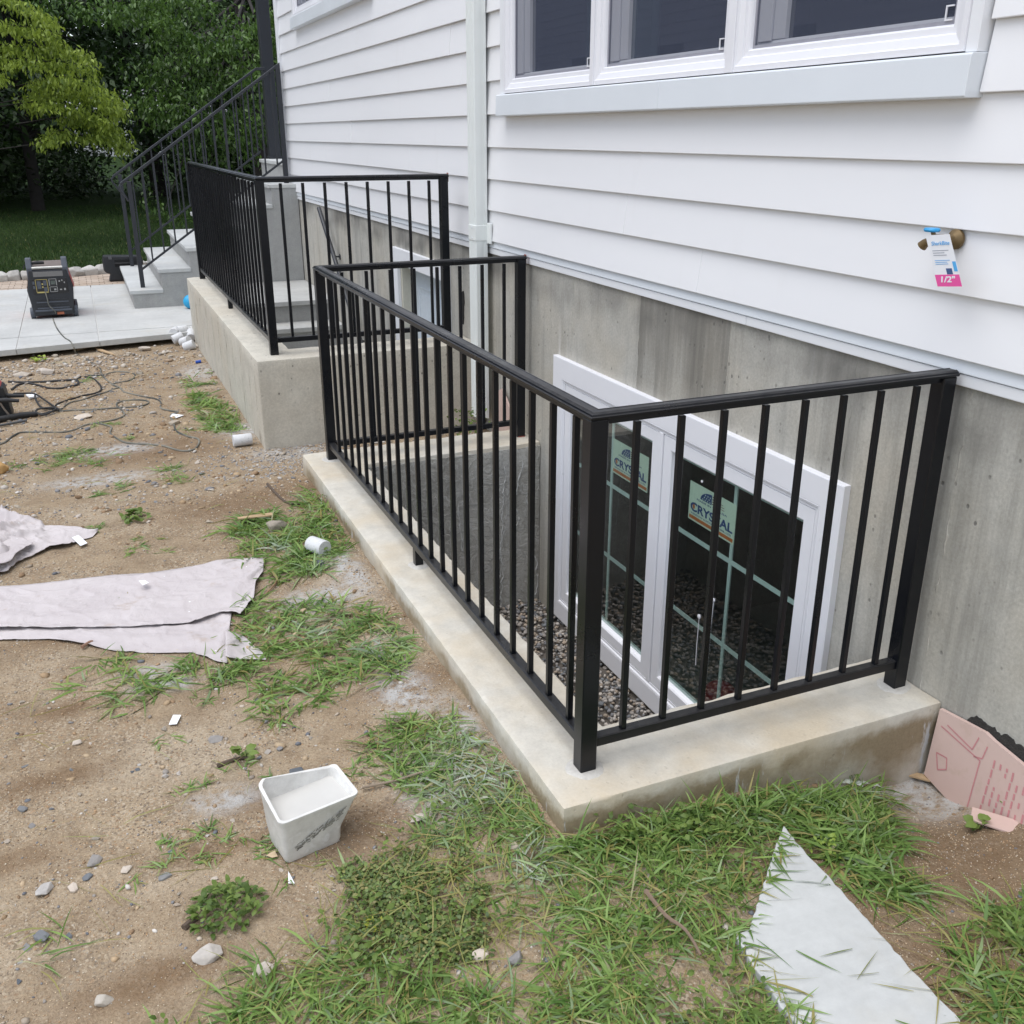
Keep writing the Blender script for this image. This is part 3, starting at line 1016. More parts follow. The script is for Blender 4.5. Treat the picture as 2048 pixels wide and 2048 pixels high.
# ================================================================== downspout
ds = thing('downspout', (1.15, 3.70, -.1), 'pale ribbed downspout running down the wall between the two railings', 'downspout')
prof = []
for i in range(5):
    y_ = 3.652+i*.0245
    prof += [(1.112, y_), (1.112, y_+.014), (1.1165, y_+.016), (1.1165, y_+.0225)]
prof = [(1.188, 3.648), (1.17, 3.648), (1.17, 3.652), (1.150, 3.652), (1.150, 3.648), (1.118, 3.648)]+prof+[(1.118, 3.760), (1.188, 3.760)]
dsp = MB()
dsp.prism(prof, -.04, 6.0, ax=2)
obj('pipe', dsp, MAT['downspout'], ds)
obj('strap', MB().box(1.108, 1.189, 3.6445, 3.7635, 1.075, 1.165).box(1.181, 1.193, 3.585, 3.6455, 1.06, 1.18), MAT['downspout'], ds, bevel=.003)
for z_ in (1.09, 1.15):
    obj('screw', MB().lathe([(.005, -.003), (.005, 0)], (1.108, 3.70, z_), 0, 8), MAT['alu'], ds)

# ================================================================== lettering helper
def textmesh(name, body, size, m, parent, origin, wid=None, face='wall', extr=.0003, tilt=0, bold=0, R3=None):
    cu = bpy.data.curves.new(name, 'FONT')
    cu.body = body
    cu.size = size
    cu.extrude = extr
    cu.offset = bold
    cu.align_x = 'LEFT'
    to = bpy.data.objects.new(name+'_c', cu)
    COL.objects.link(to)
    dg = bpy.context.evaluated_depsgraph_get()
    me = bpy.data.meshes.new_from_object(to.evaluated_get(dg))
    bpy.data.objects.remove(to)
    bpy.data.curves.remove(cu)
    me.name = name
    if wid:
        xs = [v.co.x for v in me.vertices]
        k = wid/(max(xs)-min(xs))
        x0 = min(xs)
        for v in me.vertices:
            v.co.x = (v.co.x-x0)*k
    me.materials.clear()
    me.materials.append(m)
    o = link(name, me, parent, origin)
    if R3 is None:
        R3 = Matrix(((0, 0, -1), (-1, 0, 0), (0, 1, 0)))   # text x -> -y, text y -> z, facing -x
    o.rotation_euler = R3.to_euler()
    return o

# ---- two maker's stickers on the inside of the basement panes
M_cream = plain('sticker_paper', (.88, .86, .78), .6, var=.03)
M_navy = plain('navy_print', (.030, .065, .26), .6, var=.03)
M_orange = plain('orange_print', (.72, .17, .045), .6, var=.05)
M_maroon = plain('maroon_print', (.20, .035, .035), .6, var=.05)
def sticker(yl, z0, label):
    """yl = left edge seen from the yard (larger y)"""
    w_, h_ = .345, .178
    X = 1.2368
    t = thing('window_sticker', (X, yl-w_/2, z0), label, 'sticker', None)
    obj('paper', MB().box(X, X+.0005, yl-w_, yl, z0, z0+h_), M_cream, t)
    obj('printed_band', MB().box(X-.0004, X-.0001, yl-w_+.008, yl-.008, z0+.008, z0+.024), M_orange, t)
    # dome with stars on the left, stripes on the right
    dm = MB()
    cy_, cz_ = yl-.17, z0+.118
    arc = [(cy_+.085*math.cos(a), cz_+.044*math.sin(a)) for a in np.linspace(math.pi*.50, 0, 10)]
    dm.prism([(cy_, cz_)]+arc, X-.0005, X-.0002, ax=0)
    obj('printed_flag', dm, M_navy, t)
    st = MB()
    for i in range(4):
        for j in range(3):
            sy, sz = cy_+.012+i*.018+(.008 if j % 2 else 0), cz_+.006+j*.011
            if ((sy-cy_)/.085)**2+((sz-cz_)/.044)**2 < .8:
                st.prism([(sy+.004*math.cos(a), sz+.004*math.sin(a)) for a in np.linspace(0, 2*math.pi, 6)[:-1]], X-.0008, X-.0006, ax=0)
    obj('printed_star', st, M_cream, t)
    sp = MB()
    for i in range(4):
        a0 = cz_+.004+i*.0105
        ww = .095*math.sqrt(max(0.05, 1-((a0-cz_)/.05)**2))
        sp.prism([(cy_-.004, a0), (cy_-.004, a0+.005), (cy_-ww, a0+.002), (cy_-ww, a0)], X-.0005, X-.0002, ax=0)
    obj('printed_stripe', sp, M_maroon, t)
    textmesh('lettering', 'MADE IN THE USA', .012, M_navy, t, (X-.0005, yl-.06, z0+.104), .225)
    textmesh('lettering', 'CRYSTAL', .055, M_navy, t, (X-.0005, yl-.015, z0+.047), .315, bold=.0016)
    textmesh('lettering', 'WINDOW & DOOR SYSTEMS, LTD.', .010, M_navy, t, (X-.0005, yl-.02, z0+.031), .305)
    obj('printed_emblem', MB().prism([(yl-.040+.009*math.cos(a), z0+.068+.012*math.sin(a)) for a in np.linspace(0, 2*math.pi, 13)[:-1]], X-.0007, X-.0005, ax=0), M_orange, t)
sticker(1.385, .082, 'cream sticker with blue capitals on the nearer basement pane')
sticker(2.085, .078, 'cream sticker with blue capitals on the farther basement pane beside the corner post')
rb = MB().lathe([(.001, -.10)]+[(.10*math.cos(a), .10*math.sin(a)) for a in np.linspace(-1.45, 1.45, 12)]+[(.001, .10)], (1.62, 1.55, -1.05), 2, 20)
tag(obj('ball', rb, plain('red_plastic', (.30, .02, .025), .4), None, (1.62, 1.55, -1.15), smooth=True), 'red ball seen dimly through the nearer basement pane', 'ball')

# ================================================================== hose faucet and its tag
sp_ = thing('hose_faucet', (1.19, .085, 1.40), 'brass hose faucet with a blue wheel on the white siding', 'faucet')
br = plain('old_brass', (.17, .115, .052), .55, metal=.45, var=.25, scale=60)
obj('flange', MB().lathe([(.028, .008), (.028, 0), (.022, -.007), (.014, -.014), (.012, -.03)], (1.192, .098, 1.402), 0, 22), br, sp_, smooth=True)
obj('body', MB().tube([(1.17, .098, 1.402), (1.145, .099, 1.402), (1.122, .102, 1.401)], [.013, .016, .017], 12), br, sp_, smooth=True)
obj('spout', MB().tube([(1.126, .100, 1.402), (1.121, .122, 1.396), (1.119, .134, 1.390), (1.118, .142, 1.382)], [.013, .012, .013, .015], 12), br, sp_, smooth=True)
wh = MB().lathe([(.004, -.005), (.020, -.005), (.023, 0), (.020, .005), (.004, .006)], (1.110, .106, 1.430), 2, 18)
obj('handwheel', wh, plain('blue_plastic', (.02, .30, .62), .4), sp_, smooth=True)
obj('stem', MB().tube([(1.122, .102, 1.403), (1.111, .106, 1.43)], .006, 8), br, sp_)
# tag card: hangs slightly twisted from the faucet
tg = thing('hang_tag', (1.09, .11, 1.28), 'white card tag with a pink end hanging from the brass hose faucet', 'tag')
tl, tr_, bl = on(1851, 471, 0, 1.094), on(1899, 468, 0, 1.092), on(1875.5, 573, 0, 1.100)
ux = Vector(tr_-tl)
uy = Vector(tl-bl)
wid, hei = ux.length, uy.length
ux.normalize()
uyo = (uy-ux*uy.dot(ux)).normalized()
uy = uy.normalized()
uz = ux.cross(uyo)
RT = Matrix((ux, uyo, uz)).transposed()
O = Vector(bl)
def tq(name, a0, a1, b0, b1, lift, m):
    mb = MB()
    v = [O+ux*(wid*a)+uy*(hei*b)+uz*lift for a, b in ((a0, b0), (a1, b0), (a1, b1), (a0, b1))]
    v += [p-uz*.0004 for p in v]
    mb.add(v, [(0, 1, 2, 3), (7, 6, 5, 4), (0, 4, 5, 1), (1, 5, 6, 2), (2, 6, 7, 3), (3, 7, 4, 0)])
    return obj(name, mb, m, tg)
M_white = plain('white_card', (.84, .85, .88), .5, var=.02)
M_pink = plain('pink_print', (.80, .10, .36), .5, var=.03)
M_sky = plain('sky_blue_print', (.10, .42, .80), .5, var=.03)
M_grey = plain('grey_print', (.30, .32, .38), .6, var=.03)
tq('card', 0, 1, 0, 1, 0, M_white)
tq('printed_band', 0, 1, 0, .23, .0006, M_pink)
tq('printed_patch', .52, .76, .235, .35, .0006, plain('slate_blue_print', (.06, .11, .25), .5))
tq('printed_patch', .84, .98, .29, .48, .0006, M_sky)
textmesh('lettering', '1/2"', .022, M_white, tg, O+ux*wid*.20+uy*hei*.085+uz*.0009, wid*.56, R3=RT, bold=.0006)
textmesh('lettering', 'SharkBite', .015, M_sky, tg, O+ux*wid*.16+uy*hei*.80+uz*.0009, wid*.74, R3=RT)
for b in (.69, .645, .60):
    tq('printed_line', .14, .55+random.uniform(0, .3), b, b+.012, .0006, M_grey)
for b in (.50, .465, .43):
    tq('printed_line', .14, .60+random.uniform(0, .2), b, b+.010, .0006, M_sky)

# ================================================================== window well, stairwell walls
def rough_box_obj(name, mb, m, parent, sub=.06, amp=.0025, bevel=.008, origin=None):
    """bevelled, finely cut concrete with slightly uneven faces and edges"""
    og = Vector(origin) if origin is not None else (WL[parent.name] if parent else Vector((0, 0, 0)))
    me = bpy.data.meshes.new(name)
    me.from_pydata([(a-og.x, b-og.y, c-og.z) for a, b, c in mb.v], [], mb.f)
    bm = bmesh.new()
    bm.from_mesh(me)
    bmesh.ops.recalc_face_normals(bm, faces=bm.faces)
    sharp = [e for e in bm.edges if len(e.link_faces) == 2 and e.calc_face_angle(0) > .5]
    bmesh.ops.bevel(bm, geom=sharp, offset=bevel, segments=2, affect='EDGES', profile=.6)
    for _ in range(9):
        lo = [e for e in bm.edges if e.calc_length() > sub*1.5]
        if not lo or len(bm.verts) > 60000:
            break
        bmesh.ops.subdivide_edges(bm, edges=lo, cuts=1, use_grid_fill=True)
    for v in bm.verts:
        x, y, z = v.co.x+og.x, v.co.y+og.y, v.co.z+og.z
        n_ = math.sin(x*31+y*17)*math.sin(y*23-z*19)+math.sin(x*71-z*53+2)*math.sin(y*67+1)*.7+math.sin(x*140+y*160)*math.sin(z*150+y*90)*.35
        v.co += v.normal*(amp*n_)
    bm.to_mesh(me)
    bm.free()
    me.materials.append(m)
    me.shade_smooth()
    try:
        me.set_sharp_from_angle(angle=R(50))
    except Exception:
        pass
    return link(name, me, parent, og)
well = thing('window_well', (.5, 1.5, -1.0), 'low concrete window well curb in front of the basement window', 'window well')
u_out = [(FX-.002, -.115), (-.11, -.115), (-.11, 3.24), (FX-.002, 3.24), (FX-.002, 2.932), (.172, 2.932), (.172, .192), (FX-.002, .192)]
cm = MB()
def uprism(z0, z1):
    m_ = MB()
    # three boxes merged as one polygon ring: concave polygon split into quads for clean faces
    n_ = 8
    v = [(a, b, z0) for a, b in u_out]+[(a, b, z1) for a, b in u_out]
    q = [(0, 1, 6, 7), (1, 2, 5, 6), (2, 3, 4, 5)]
    f = [tuple(reversed(x)) for x in q]+[tuple(i+8 for i in x) for x in q]+[(i, (i+1) % 8, 8+(i+1) % 8, 8+i) for i in range(8)]
    return m_.add(v, f)
rough_box_obj('curb', uprism(-.30, 0), MAT['curb'], well, .05, .0022, .010)
def inset(z0, z1):
    m_ = MB()
    pts_ = [(FX-.003, -.10), (-.095, -.10), (-.095, 3.225), (FX-.003, 3.225), (FX-.003, 2.938), (.166, 2.938), (.166, .186), (FX-.003, .186)]
    v = [(a, b, z0) for a, b in pts_]+[(a, b, z1) for a, b in pts_]
    q = [(0, 1, 6, 7), (1, 2, 5, 6), (2, 3, 4, 5)]
    f = [tuple(reversed(x)) for x in q]+[tuple(i+8 for i in x) for x in q]+[(i, (i+1) % 8, 8+(i+1) % 8, 8+i) for i in range(8)]
    return m_.add(v, f)
# the cast wall below the troweled top: stays proud of the top piece inside the well
def ringwall(name, z0, z1, m, ins):
    a = ins
    m_ = MB()
    pts_ = [(FX-.003, -.09), (-.085, -.09), (-.085, 3.215), (FX-.003, 3.215), (FX-.003, 2.932-a), (.172+a, 2.932-a), (.172+a, .192+a), (FX-.003, .192+a)]
    v = [(p[0], p[1], z0) for p in pts_]+[(p[0], p[1], z1) for p in pts_]
    q = [(0, 1, 6, 7), (1, 2, 5, 6), (2, 3, 4, 5)]
    f = [tuple(reversed(x)) for x in q]+[tuple(i+8 for i in x) for x in q]+[(i, (i+1) % 8, 8+(i+1) % 8, 8+i) for i in range(8)]
    m_.add(v, f)
    return rough_box_obj(name, m_, m, well, .07, .004, .004)
ringwall('cast_wall', -1.35, -.022, MAT['wellwall'], .006)
# white lime runs on the far cast wall
rn = MB()
for (x0, amp, z0, z1) in ((.985, .018, -.12, -1.02), (1.01, .022, -.42, -1.02), (1.10, .02, -.10, -1.02), (1.13, .025, -.3, -1.0), (1.17, .012, -.06, -1.0), (.70, .01, -.30, -.62), (.78, .02, -.1, -.34)):
    pts_ = []
    x = x0
    for z in np.arange(z0, z1, -.018):
        x += random.uniform(-amp, amp)*.5
        pts_.append((min(1.21, x), 2.9215, z))
    rn.tube(pts_, [random.uniform(.0008, .0045) for _ in pts_], 5)
obj('lime_run', rn, plain('lime_deposit', (.56, .56, .54), .9, var=.3, scale=90), well)
# grout collars round the post feet
col_m = plain('grout', (.52, .50, .46), .9, var=.25, scale=60, bump=.6)
for (x, y, r_) in ((.025, .025, .052), (W-.025, .025, .05), (.025, L-.025, .055), (.029, 1.546, .042)):
    gr = MB()
    for kk_ in range(5):
        aa = kk_*1.3+x*7
        gr.lathe([(r_*.95, -.004), (r_*.78, .0022), (r_*.6, .0040), (r_*.3, .0042)], (x+.012*math.cos(aa), y+.012*math.sin(aa), .0002*kk_), 2, 14)
    obj('grout_collar', gr, col_m, well, smooth=True)

# ---- stairwell
sw = thing('stairwell', (.5, 6, .4), 'taller pale concrete wall around the sunken basement stair', 'retaining wall')
u2 = [(FX-.002, 3.91), (-.212, 3.91), (-.212, 7.90), (.042, 7.90), (.042, 4.215), (FX-.002, 4.215)]
m_ = MB()
v = [(a, b, -1.7) for a, b in u2]+[(a, b, .40) for a, b in u2]
q = [(0, 1, 4, 5), (1, 2, 3, 4)]
f = [tuple(reversed(x)) for x in q]+[tuple(i+6 for i in x) for x in q]+[(i, (i+1) % 6, 6+(i+1) % 6, 6+i) for i in range(6)]
m_.add(v, f)
rough_box_obj('wall', m_, MAT['wall2'], sw, .075, .0022, .012)
# vertical form-board joints on the long side, thin proud fins
for i, yy in enumerate((4.06, 4.30, 4.62, 5.0, 5.33, 5.72, 6.1, 6.5, 6.9, 7.3, 7.62)):
    fb = MB()
    pp = [(-.2125, yy+random.uniform(-.004, .004), z) for z in np.arange(-.25, .385, .06)]
    fb.tube(pp, [random.uniform(.0008, .0035) for _ in pp], 5)
    obj('form_joint', fb, MAT['wall2'], sw)
# steps down into the well
st2 = thing('stairwell_steps', (.6, 8, .1), 'bluestone steps going down behind the taller concrete wall', 'steps')
ya = [(9.425, 7.95, .11), (7.98, 7.62, -.10)]
for k in range(6):
    ya.append((7.65-.29*k, 7.62-.29*(k+1), -.10-.205*(k+1)))
for (a, b, z) in ya:
    obj('tread', MB().box(.045, FX-.004, b-.02, a, z-.045, z), MAT['blue'], st2, bevel=.004)
    obj('riser', MB().box(.047, FX-.006, b+.012, a-.004, -1.75, z-.046), MAT['cement'], st2)
obj('floor', MB().box(.044, FX-.003, 4.216, 5.9, -1.8, -1.62), MAT['cement'], st2)
# pipe handrail on the foundation
hr = thing('wall_handrail', (1.15, 7.5, .4), 'dark pipe handrail slanting down the foundation wall in the stairwell', 'handrail')
h0, h1 = np.array([1.150, 8.10, .985]), np.array([1.150, 6.55, -.24])
obj('tube', MB().tube([h0, h1], .021, 14), MAT['rail2'], hr, smooth=True)
for t_ in (.30, .85):
    p_ = h0+(h1-h0)*t_
    obj('bracket', MB().tube([p_-np.array([0, 0, .02]), p_+np.array([.03, 0, -.055]), np.array([FX-.004, p_[1], p_[2]-.06])], .008, 8).lathe([(.028, -.006), (.028, 0)], (FX-.001, p_[1], p_[2]-.06), 0, 14), MAT['rail2'], hr, smooth=True)

# ================================================================== black steel guard rails
CAPP = [(-.026, 0), (-.027, .003), (-.027, .0065), (-.023, .0085), (-.0215, .0125), (-.014, .0165), (-.012, .0165), (-.0105, .0152), (.0105, .0152), (.012, .0165), (.014, .0165), (.0215, .0125), (.023, .0085), (.027, .0065), (.027, .003), (.026, 0)]
def box_mesh(name, sx, sy, sz, m, bev=.0012):
    mb = MB().box(-sx/2, sx/2, -sy/2, sy/2, 0, sz)
    me = bpy.data.meshes.new(name)
    me.from_pydata(mb.v, [], mb.f)
    bm = bmesh.new()
    bm.from_mesh(me)
    bmesh.ops.bevel(bm, geom=list(bm.edges), offset=bev, segments=1, affect='EDGES')
    bm.to_mesh(me)
    bm.free()
    me.materials.append(m)
    return me
def guard_rail(name, label, x0, x1, ya, yb, zb, fx, sy, foot):
    """U-shaped rail: front run at ya, long run at x0, rear run at yb (None when open), base height zb"""
    t = thing(name, (x0+.025, ya+.025, zb), label, 'railing')
    c = .025
    path = [(x1-.004, ya+c, 0), (x0+c, ya+c, 0), (x0+c, yb-c, 0)]
    three = sy[2]
    if three:
        path.append((x1-.004, yb-c, 0))
    H = 1.03
    obj('top_rail', MB().sweep([(p[0]+(.008 if i in (0, 3) else 0), p[1], zb+H) for i, p in enumerate(path)], CAPP), MAT['black'], t, smooth=True)
    pp = [(p[0]-(.022 if i in (0, 3) else 0), p[1], zb+H-.022) for i, p in enumerate(path)]
    obj('top_channel', MB().sweep(pp, [(-.0145, .006), (-.0145, .0215), (.0145, .0215), (.0145, .006)]), MAT['black'], t)
    pp = [(p[0]-(.022 if i in (0, 3) else 0), p[1], zb+.074) for i, p in enumerate(path)]
    obj('bottom_rail', MB().sweep(pp, [(-.0165, 0), (-.0165, .027), (-.012, .029), (.012, .029), (.0165, .027), (.0165, 0)]), MAT['black'], t)
    pm = box_mesh('post', P, P, H, MAT['black'], .003)
    posts = [(x1-c, ya+c), (x0+c, ya+c), (x0+c, yb-c)]+([(x1-c, yb-c)] if three else [])
    for a, b in posts:
        link('post', pm, t, (a, b, zb-.001))
    bmesh_ = box_mesh('baluster', .0165, .0165, H-.022-.102, MAT['black'])
    for x in fx:
        link('baluster', bmesh_, t, (x, ya+c, zb+.102), (0, 0, rng.uniform(-.03, .03)))
        if three:
            link('baluster', bmesh_, t, (x, yb-c, zb+.102))
    y = sy[0]
    while y < yb-.12:
        link('baluster', bmesh_, t, (x0+c, y, zb+.102), (0, 0, rng.uniform(-.03, .03)))
        y += sy[1]
    link('foot', box_mesh('foot', .034, .034, .075, MAT['black'], .001), t, (x0+c, foot, zb-.001))
    return t
g1 = guard_rail('guard_rail', 'black steel railing around the window well, nearer of the two black railings', 0, W, 0, L, 0, [.143+.131*i for i in range(8)], (.129, .1376, True), 1.546)
g2 = guard_rail('guard_rail', 'black steel railing on the taller stairwell wall, farther of the two black railings', -.102, 1.085, 4.045, 7.80, .40, [.045+.1315*i for i in range(8)], (4.19, .1376, False), 5.94)
# bare red primer where the caps were welded at the wall ends
prm = plain('red_primer', (.30, .07, .05), .7, var=.3, scale=120)
for gr_, y_, z_, x_ in ((g1, L-.025, 1.03, W), (g2, 4.07, 1.43, 1.085)):
    obj('primer_patch', MB().box(x_+.0045, x_+.0055, y_-.015, y_+.015, z_-.03, z_+.022), prm, gr_)
obj('primer_patch', MB().box(W-.046, W-.004, L-.0515, L-.0503, .0005, .006), prm, g1)

# ================================================================== bluestone front stair beyond
SY0, SY1 = 9.43, 11.75
stair = thing('front_steps', (.3, 10.5, ZP), 'pale bluestone and cement steps rising to the porch behind the house corner', 'steps')
for k in range(7):
    x0 = -.68+.315*k
    z = .095+.213*k
    x1 = x0+.345 if k < 6 else 3.4
    y0 = SY0-.012 if k < 6 else 9.82
    obj('tread', MB().box(x0, x1, y0, SY1+.012, z-.042, z), MAT['slabm'], stair, bevel=.006)
    xa = x0+.028
    xb = min(xa+.315, 3.4) if k < 6 else 3.4
    if k < 6:
        obj('riser', MB().box(xa, min(xb, 1.216), SY0, SY1, ZP-.05, z-.043), MAT['cement'], stair)
    else:
        obj('riser', MB().box(1.23, 3.4, 9.83, SY1, ZP-.05, z-.043), MAT['cement'], stair)
sl = .213/.315
def stair_rail(name, label, y, x_end, post_end, flat):
    t = thing(name, (-.53, y, .095), label, 'railing')
    xa, za = -.62, 1.178
    xb = x_end
    zb_ = za+(xb-xa)*sl
    pts_ = [(xa, y, za), (xb, y, zb_)]
    if flat:
        pts_.append((xb+.11, y, zb_+.006))
    def bar(pts, hw, hh, mb):
        for a, b in zip(pts[:-1], pts[1:]):
            dz = hh
            mb.add([(a[0], y-hw, a[2]-dz), (a[0], y+hw, a[2]-dz), (a[0], y+hw, a[2]+dz), (a[0], y-hw, a[2]+dz), (b[0], y-hw, b[2]-dz), (b[0], y+hw, b[2]-dz), (b[0], y+hw, b[2]+dz), (b[0], y-hw, b[2]+dz)],
                   [(0, 1, 2, 3), (7, 6, 5, 4), (0, 4, 5, 1), (1, 5, 6, 2), (2, 6, 7, 3), (3, 7, 4, 0)])
        return mb
    obj('top_rail', bar(pts_, .021, .017, MB()), MAT['rail2'], t, bevel=.005)
    obj('bottom_rail', bar([(-.51, y, .293), (xb-.03, y, .293+(xb-.03+.51)*sl)], .011, .013, MB()), MAT['rail2'], t)
    link('post', box_mesh('post', .046, .046, 1.115, MAT['rail2'], .003), t, (-.53, y, .094))
    zt = .095+.213*5 if post_end else 0
    if post_end:
        link('post', box_mesh('post', .05, .05, zb_-zt-.01, MAT['rail2'], .003), t, (xb-.025, y, zt))
    sc_ = MB().tube([(xa+.005, y, za-.005), (xa-.012, y, za-.02), (xa-.008, y, za-.06), (xa+.025, y, za-.10), (-.555, y, za-.17)], .011, 8)
    obj('scroll', sc_, MAT['rail2'], t, smooth=True)
    bl_ = box_mesh('baluster', .0165, .0165, .83, MAT['rail2'])
    x = -.39
    while x < xb-.06:
        zt2 = za+(x-xa)*sl-.017
        zl = .293+(x+.51)*sl+.01
        o_ = link('baluster', bl_, t, (x, y, zl))
        o_.scale = (1, 1, (zt2-zl)/.83)
        x += .1315
    return t
stair_rail('stair_rail', 'dark grey sloping stair railing on the near edge of the porch steps', 9.643, 1.165, True, False)
stair_rail('stair_rail', 'dark grey sloping stair railing on the far edge of the porch steps', 11.66, 1.25, False, True)
pc = thing('porch_column', (1.42, 11.72, 1.373), 'tall square black column standing on the porch beside the house corner', 'column')
obj('shaft', MB().box(1.345, 1.49, 11.70, 11.845, 1.373, 4.4), MAT['rail2'], pc, bevel=.006)
obj('base_plate', MB().box(1.33, 1.505, 11.685, 11.86, 1.3735, 1.40), MAT['rail2'], pc, bevel=.003)

# ================================================================== things on the patio
def gen_build():
    x0, x1, yf = -1.668, -1.222, 9.13
    yb = 9.72
    t = thing('generator', ((x0+x1)/2, 9.4, ZP), 'black and red portable generator standing on the patio slabs', 'generator')
    mk = plain('black_plastic', (.020, .022, .027), .5, var=.2, scale=25)
    mg = plain('dark_grey_plastic', (.075, .085, .105), .48, var=.15, scale=25)
    rd = plain('red_plastic_panel', (.42, .035, .03), .42, var=.12, scale=12)
    sv = plain('worn_steel', (.48, .47, .44), .4, metal=.6, var=.3, scale=60)
    # front: tapered shell
    zb, zt = ZP+.03, .39
    def shell(ya, yb_, ins):
        return MB().add([(x0+.035, ya, zb), (x1-.035, ya, zb), (x1-.008, ya, .18), (x1-.045, ya, zt), (x0+.045, ya, zt), (x0+.008, ya, .18),
                         (x0+.035, yb_, zb), (x1-.035, yb_, zb), (x1-.008, yb_, .18), (x1-.045, yb_, zt), (x0+.045, yb_, zt), (x0+.008, yb_, .18)],
                        [(0, 1, 2, 3, 4, 5), (11, 10, 9, 8, 7, 6)]+[(i, 6+i, 6+(i+1) % 6, (i+1) % 6) for i in range(6)])
    obj('front_shell', shell(yf, yf+.10, 0), mk, t, bevel=.012)
    obj('rear_shell', shell(yb-.08, yb, 0), mk, t, bevel=.012)
    md = MB().add([(x0+.03, yf+.10, zb), (x1-.03, yf+.10, zb), (x1, yf+.10, .18), (x1-.04, yf+.10, zt-.01), (x0+.04, yf+.10, zt-.01), (x0, yf+.10, .18),
                   (x0+.03, yb-.08, zb), (x1-.03, yb-.08, zb), (x1, yb-.08, .18), (x1-.04, yb-.08, zt-.01), (x0+.04, yb-.08, zt-.01), (x0, yb-.08, .18)],
                  [(i, 6+i, 6+(i+1) % 6, (i+1) % 6) for i in range(6)])
    obj('side_panel', md, rd, t)
    obj('top_cover', MB().box(x0+.07, x1-.07, yf+.05, yb-.03, zt-.005, zt+.035), plain('dusty_top', (.16, .13, .115), .8, var=.3), t, bevel=.01)
    for xa in (x0+.030, x1-.085):
        obj('handle_post', MB().prism([(yf+.01, zt-.09), (yf+.005, zt+.02), (yf+.05, zt+.115), (yf+.10, zt+.12), (yf+.17, zt+.05), (yf+.2, zt-.02)], xa, xa+.055, ax=0), mg, t, bevel=.008)
    obj('carry_bar', MB().tube([(x0+.08, yf+.02, zt+.02), (x1-.08, yf+.02, zt+.02)], .014, 12), sv, t, smooth=True)
    obj('front_recess', MB().box(x0+.085, x1-.085, yf-.003, yf+.01, zt-.065, zt-.015), plain('grey_label', (.17, .165, .16), .6), t)
    cp = obj('control_panel', MB().box(x0+.06, x1-.055, yf-.008, yf+.01, .155, .305), plain('panel_black', (.014, .014, .016), .4), t, bevel=.004)
    yw = plain('yellow_print', (.46, .38, .13), .6)
    gy = plain('grey_button', (.33, .33, .32), .5)
    def pf(a, b, c, d, m, dy, nm):
        X0, X1 = x0+.06, x1-.055
        obj(nm, MB().box(X0+(X1-X0)*a, X0+(X1-X0)*b, yf-.008-dy, yf-.008, .155+.15*c, .155+.15*d), m, cp)
    for q in ((.10, .44, .94, .97), (.10, .44, .06, .15), (.10, .115, .06, .97), (.425, .44, .06, .97), (.27, .31, .4, .5), (.27, .31, .6, .7)):
        pf(*q, yw, .001, 'outlet_trim')
    for q in ((.14, .25, .35, .85), (.32, .41, .55, .88), (.32, .41, .15, .45), (.02, .08, .65, .85), (.02, .08, .35, .55)):
        pf(*q, mg, .006, 'outlet')
    for q in ((.48, .70, .95, .98), (.48, .50, .52, .92), (.68, .70, .52, .92), (.48, .70, .10, .13), (.48, .70, .42, .45), (.48, .495, .10, .45), (.685, .70, .10, .45)):
        pf(*q, gy, .001, 'meter_trim')
    pf(.53, .66, .6, .85, plain('lcd', (.10, .12, .11), .25), .002, 'display')
    for q in ((.76, .80, .75, .85), (.84, .87, .8, .9), (.9, .93, .65, .75), (.76, .82, .2, .28), (.88, .93, .18, .32), (.60, .66, .2, .32)):
        pf(*q, gy, .004, 'button')
    for i in range(4):
        z = .10-.030*i
        obj('vent_louvre', MB().box(x0+.075, x1-.07, yf-.006, yf+.002, z-.007, z+.004), mg if i % 2 else mk, t, bevel=.002)
    obj('bumper', MB().box(x0+.05, x1-.05, yf-.016, yf+.004, -.025, -.005), mg, t, bevel=.005)
    obj('sticker', MB().box(x0+.25, x0+.315, yf-.0025, yf+.001, -.062, -.036), plain('orange_label', (.42, .13, .06), .6), t)
    for xa in (x0-.002, x1-.042):
        for ya in (yf+.03, yb-.13):
            w_ = obj('wheel', MB().lathe([(.052, 0), (.056, .008), (.056, .034), (.052, .044)], (xa, ya+.05, ZP+.056), 0, 18), mg, t, smooth=True)
            obj('hub', MB().lathe([(.022, -.003), (.022, .047)], (xa, ya+.05, ZP+.056), 0, 10), gy, w_)
    pb = MB().tube([(x0+.07, yf+.08, zt+.060), (x0+.14, yf+.09, zt+.066), (x0+.20, yf+.10, zt+.062)], [.012, .018, .014], 8).tube([(x0+.07, yf+.08, zt+.06), (x0+.02, yf+.05, zt+.055), (x0+.005, yf+.04, zt+.01)], .006, 6)
    obj('cable_plug', pb, MAT['lead'], t, smooth=True)
    return t
gen_build()
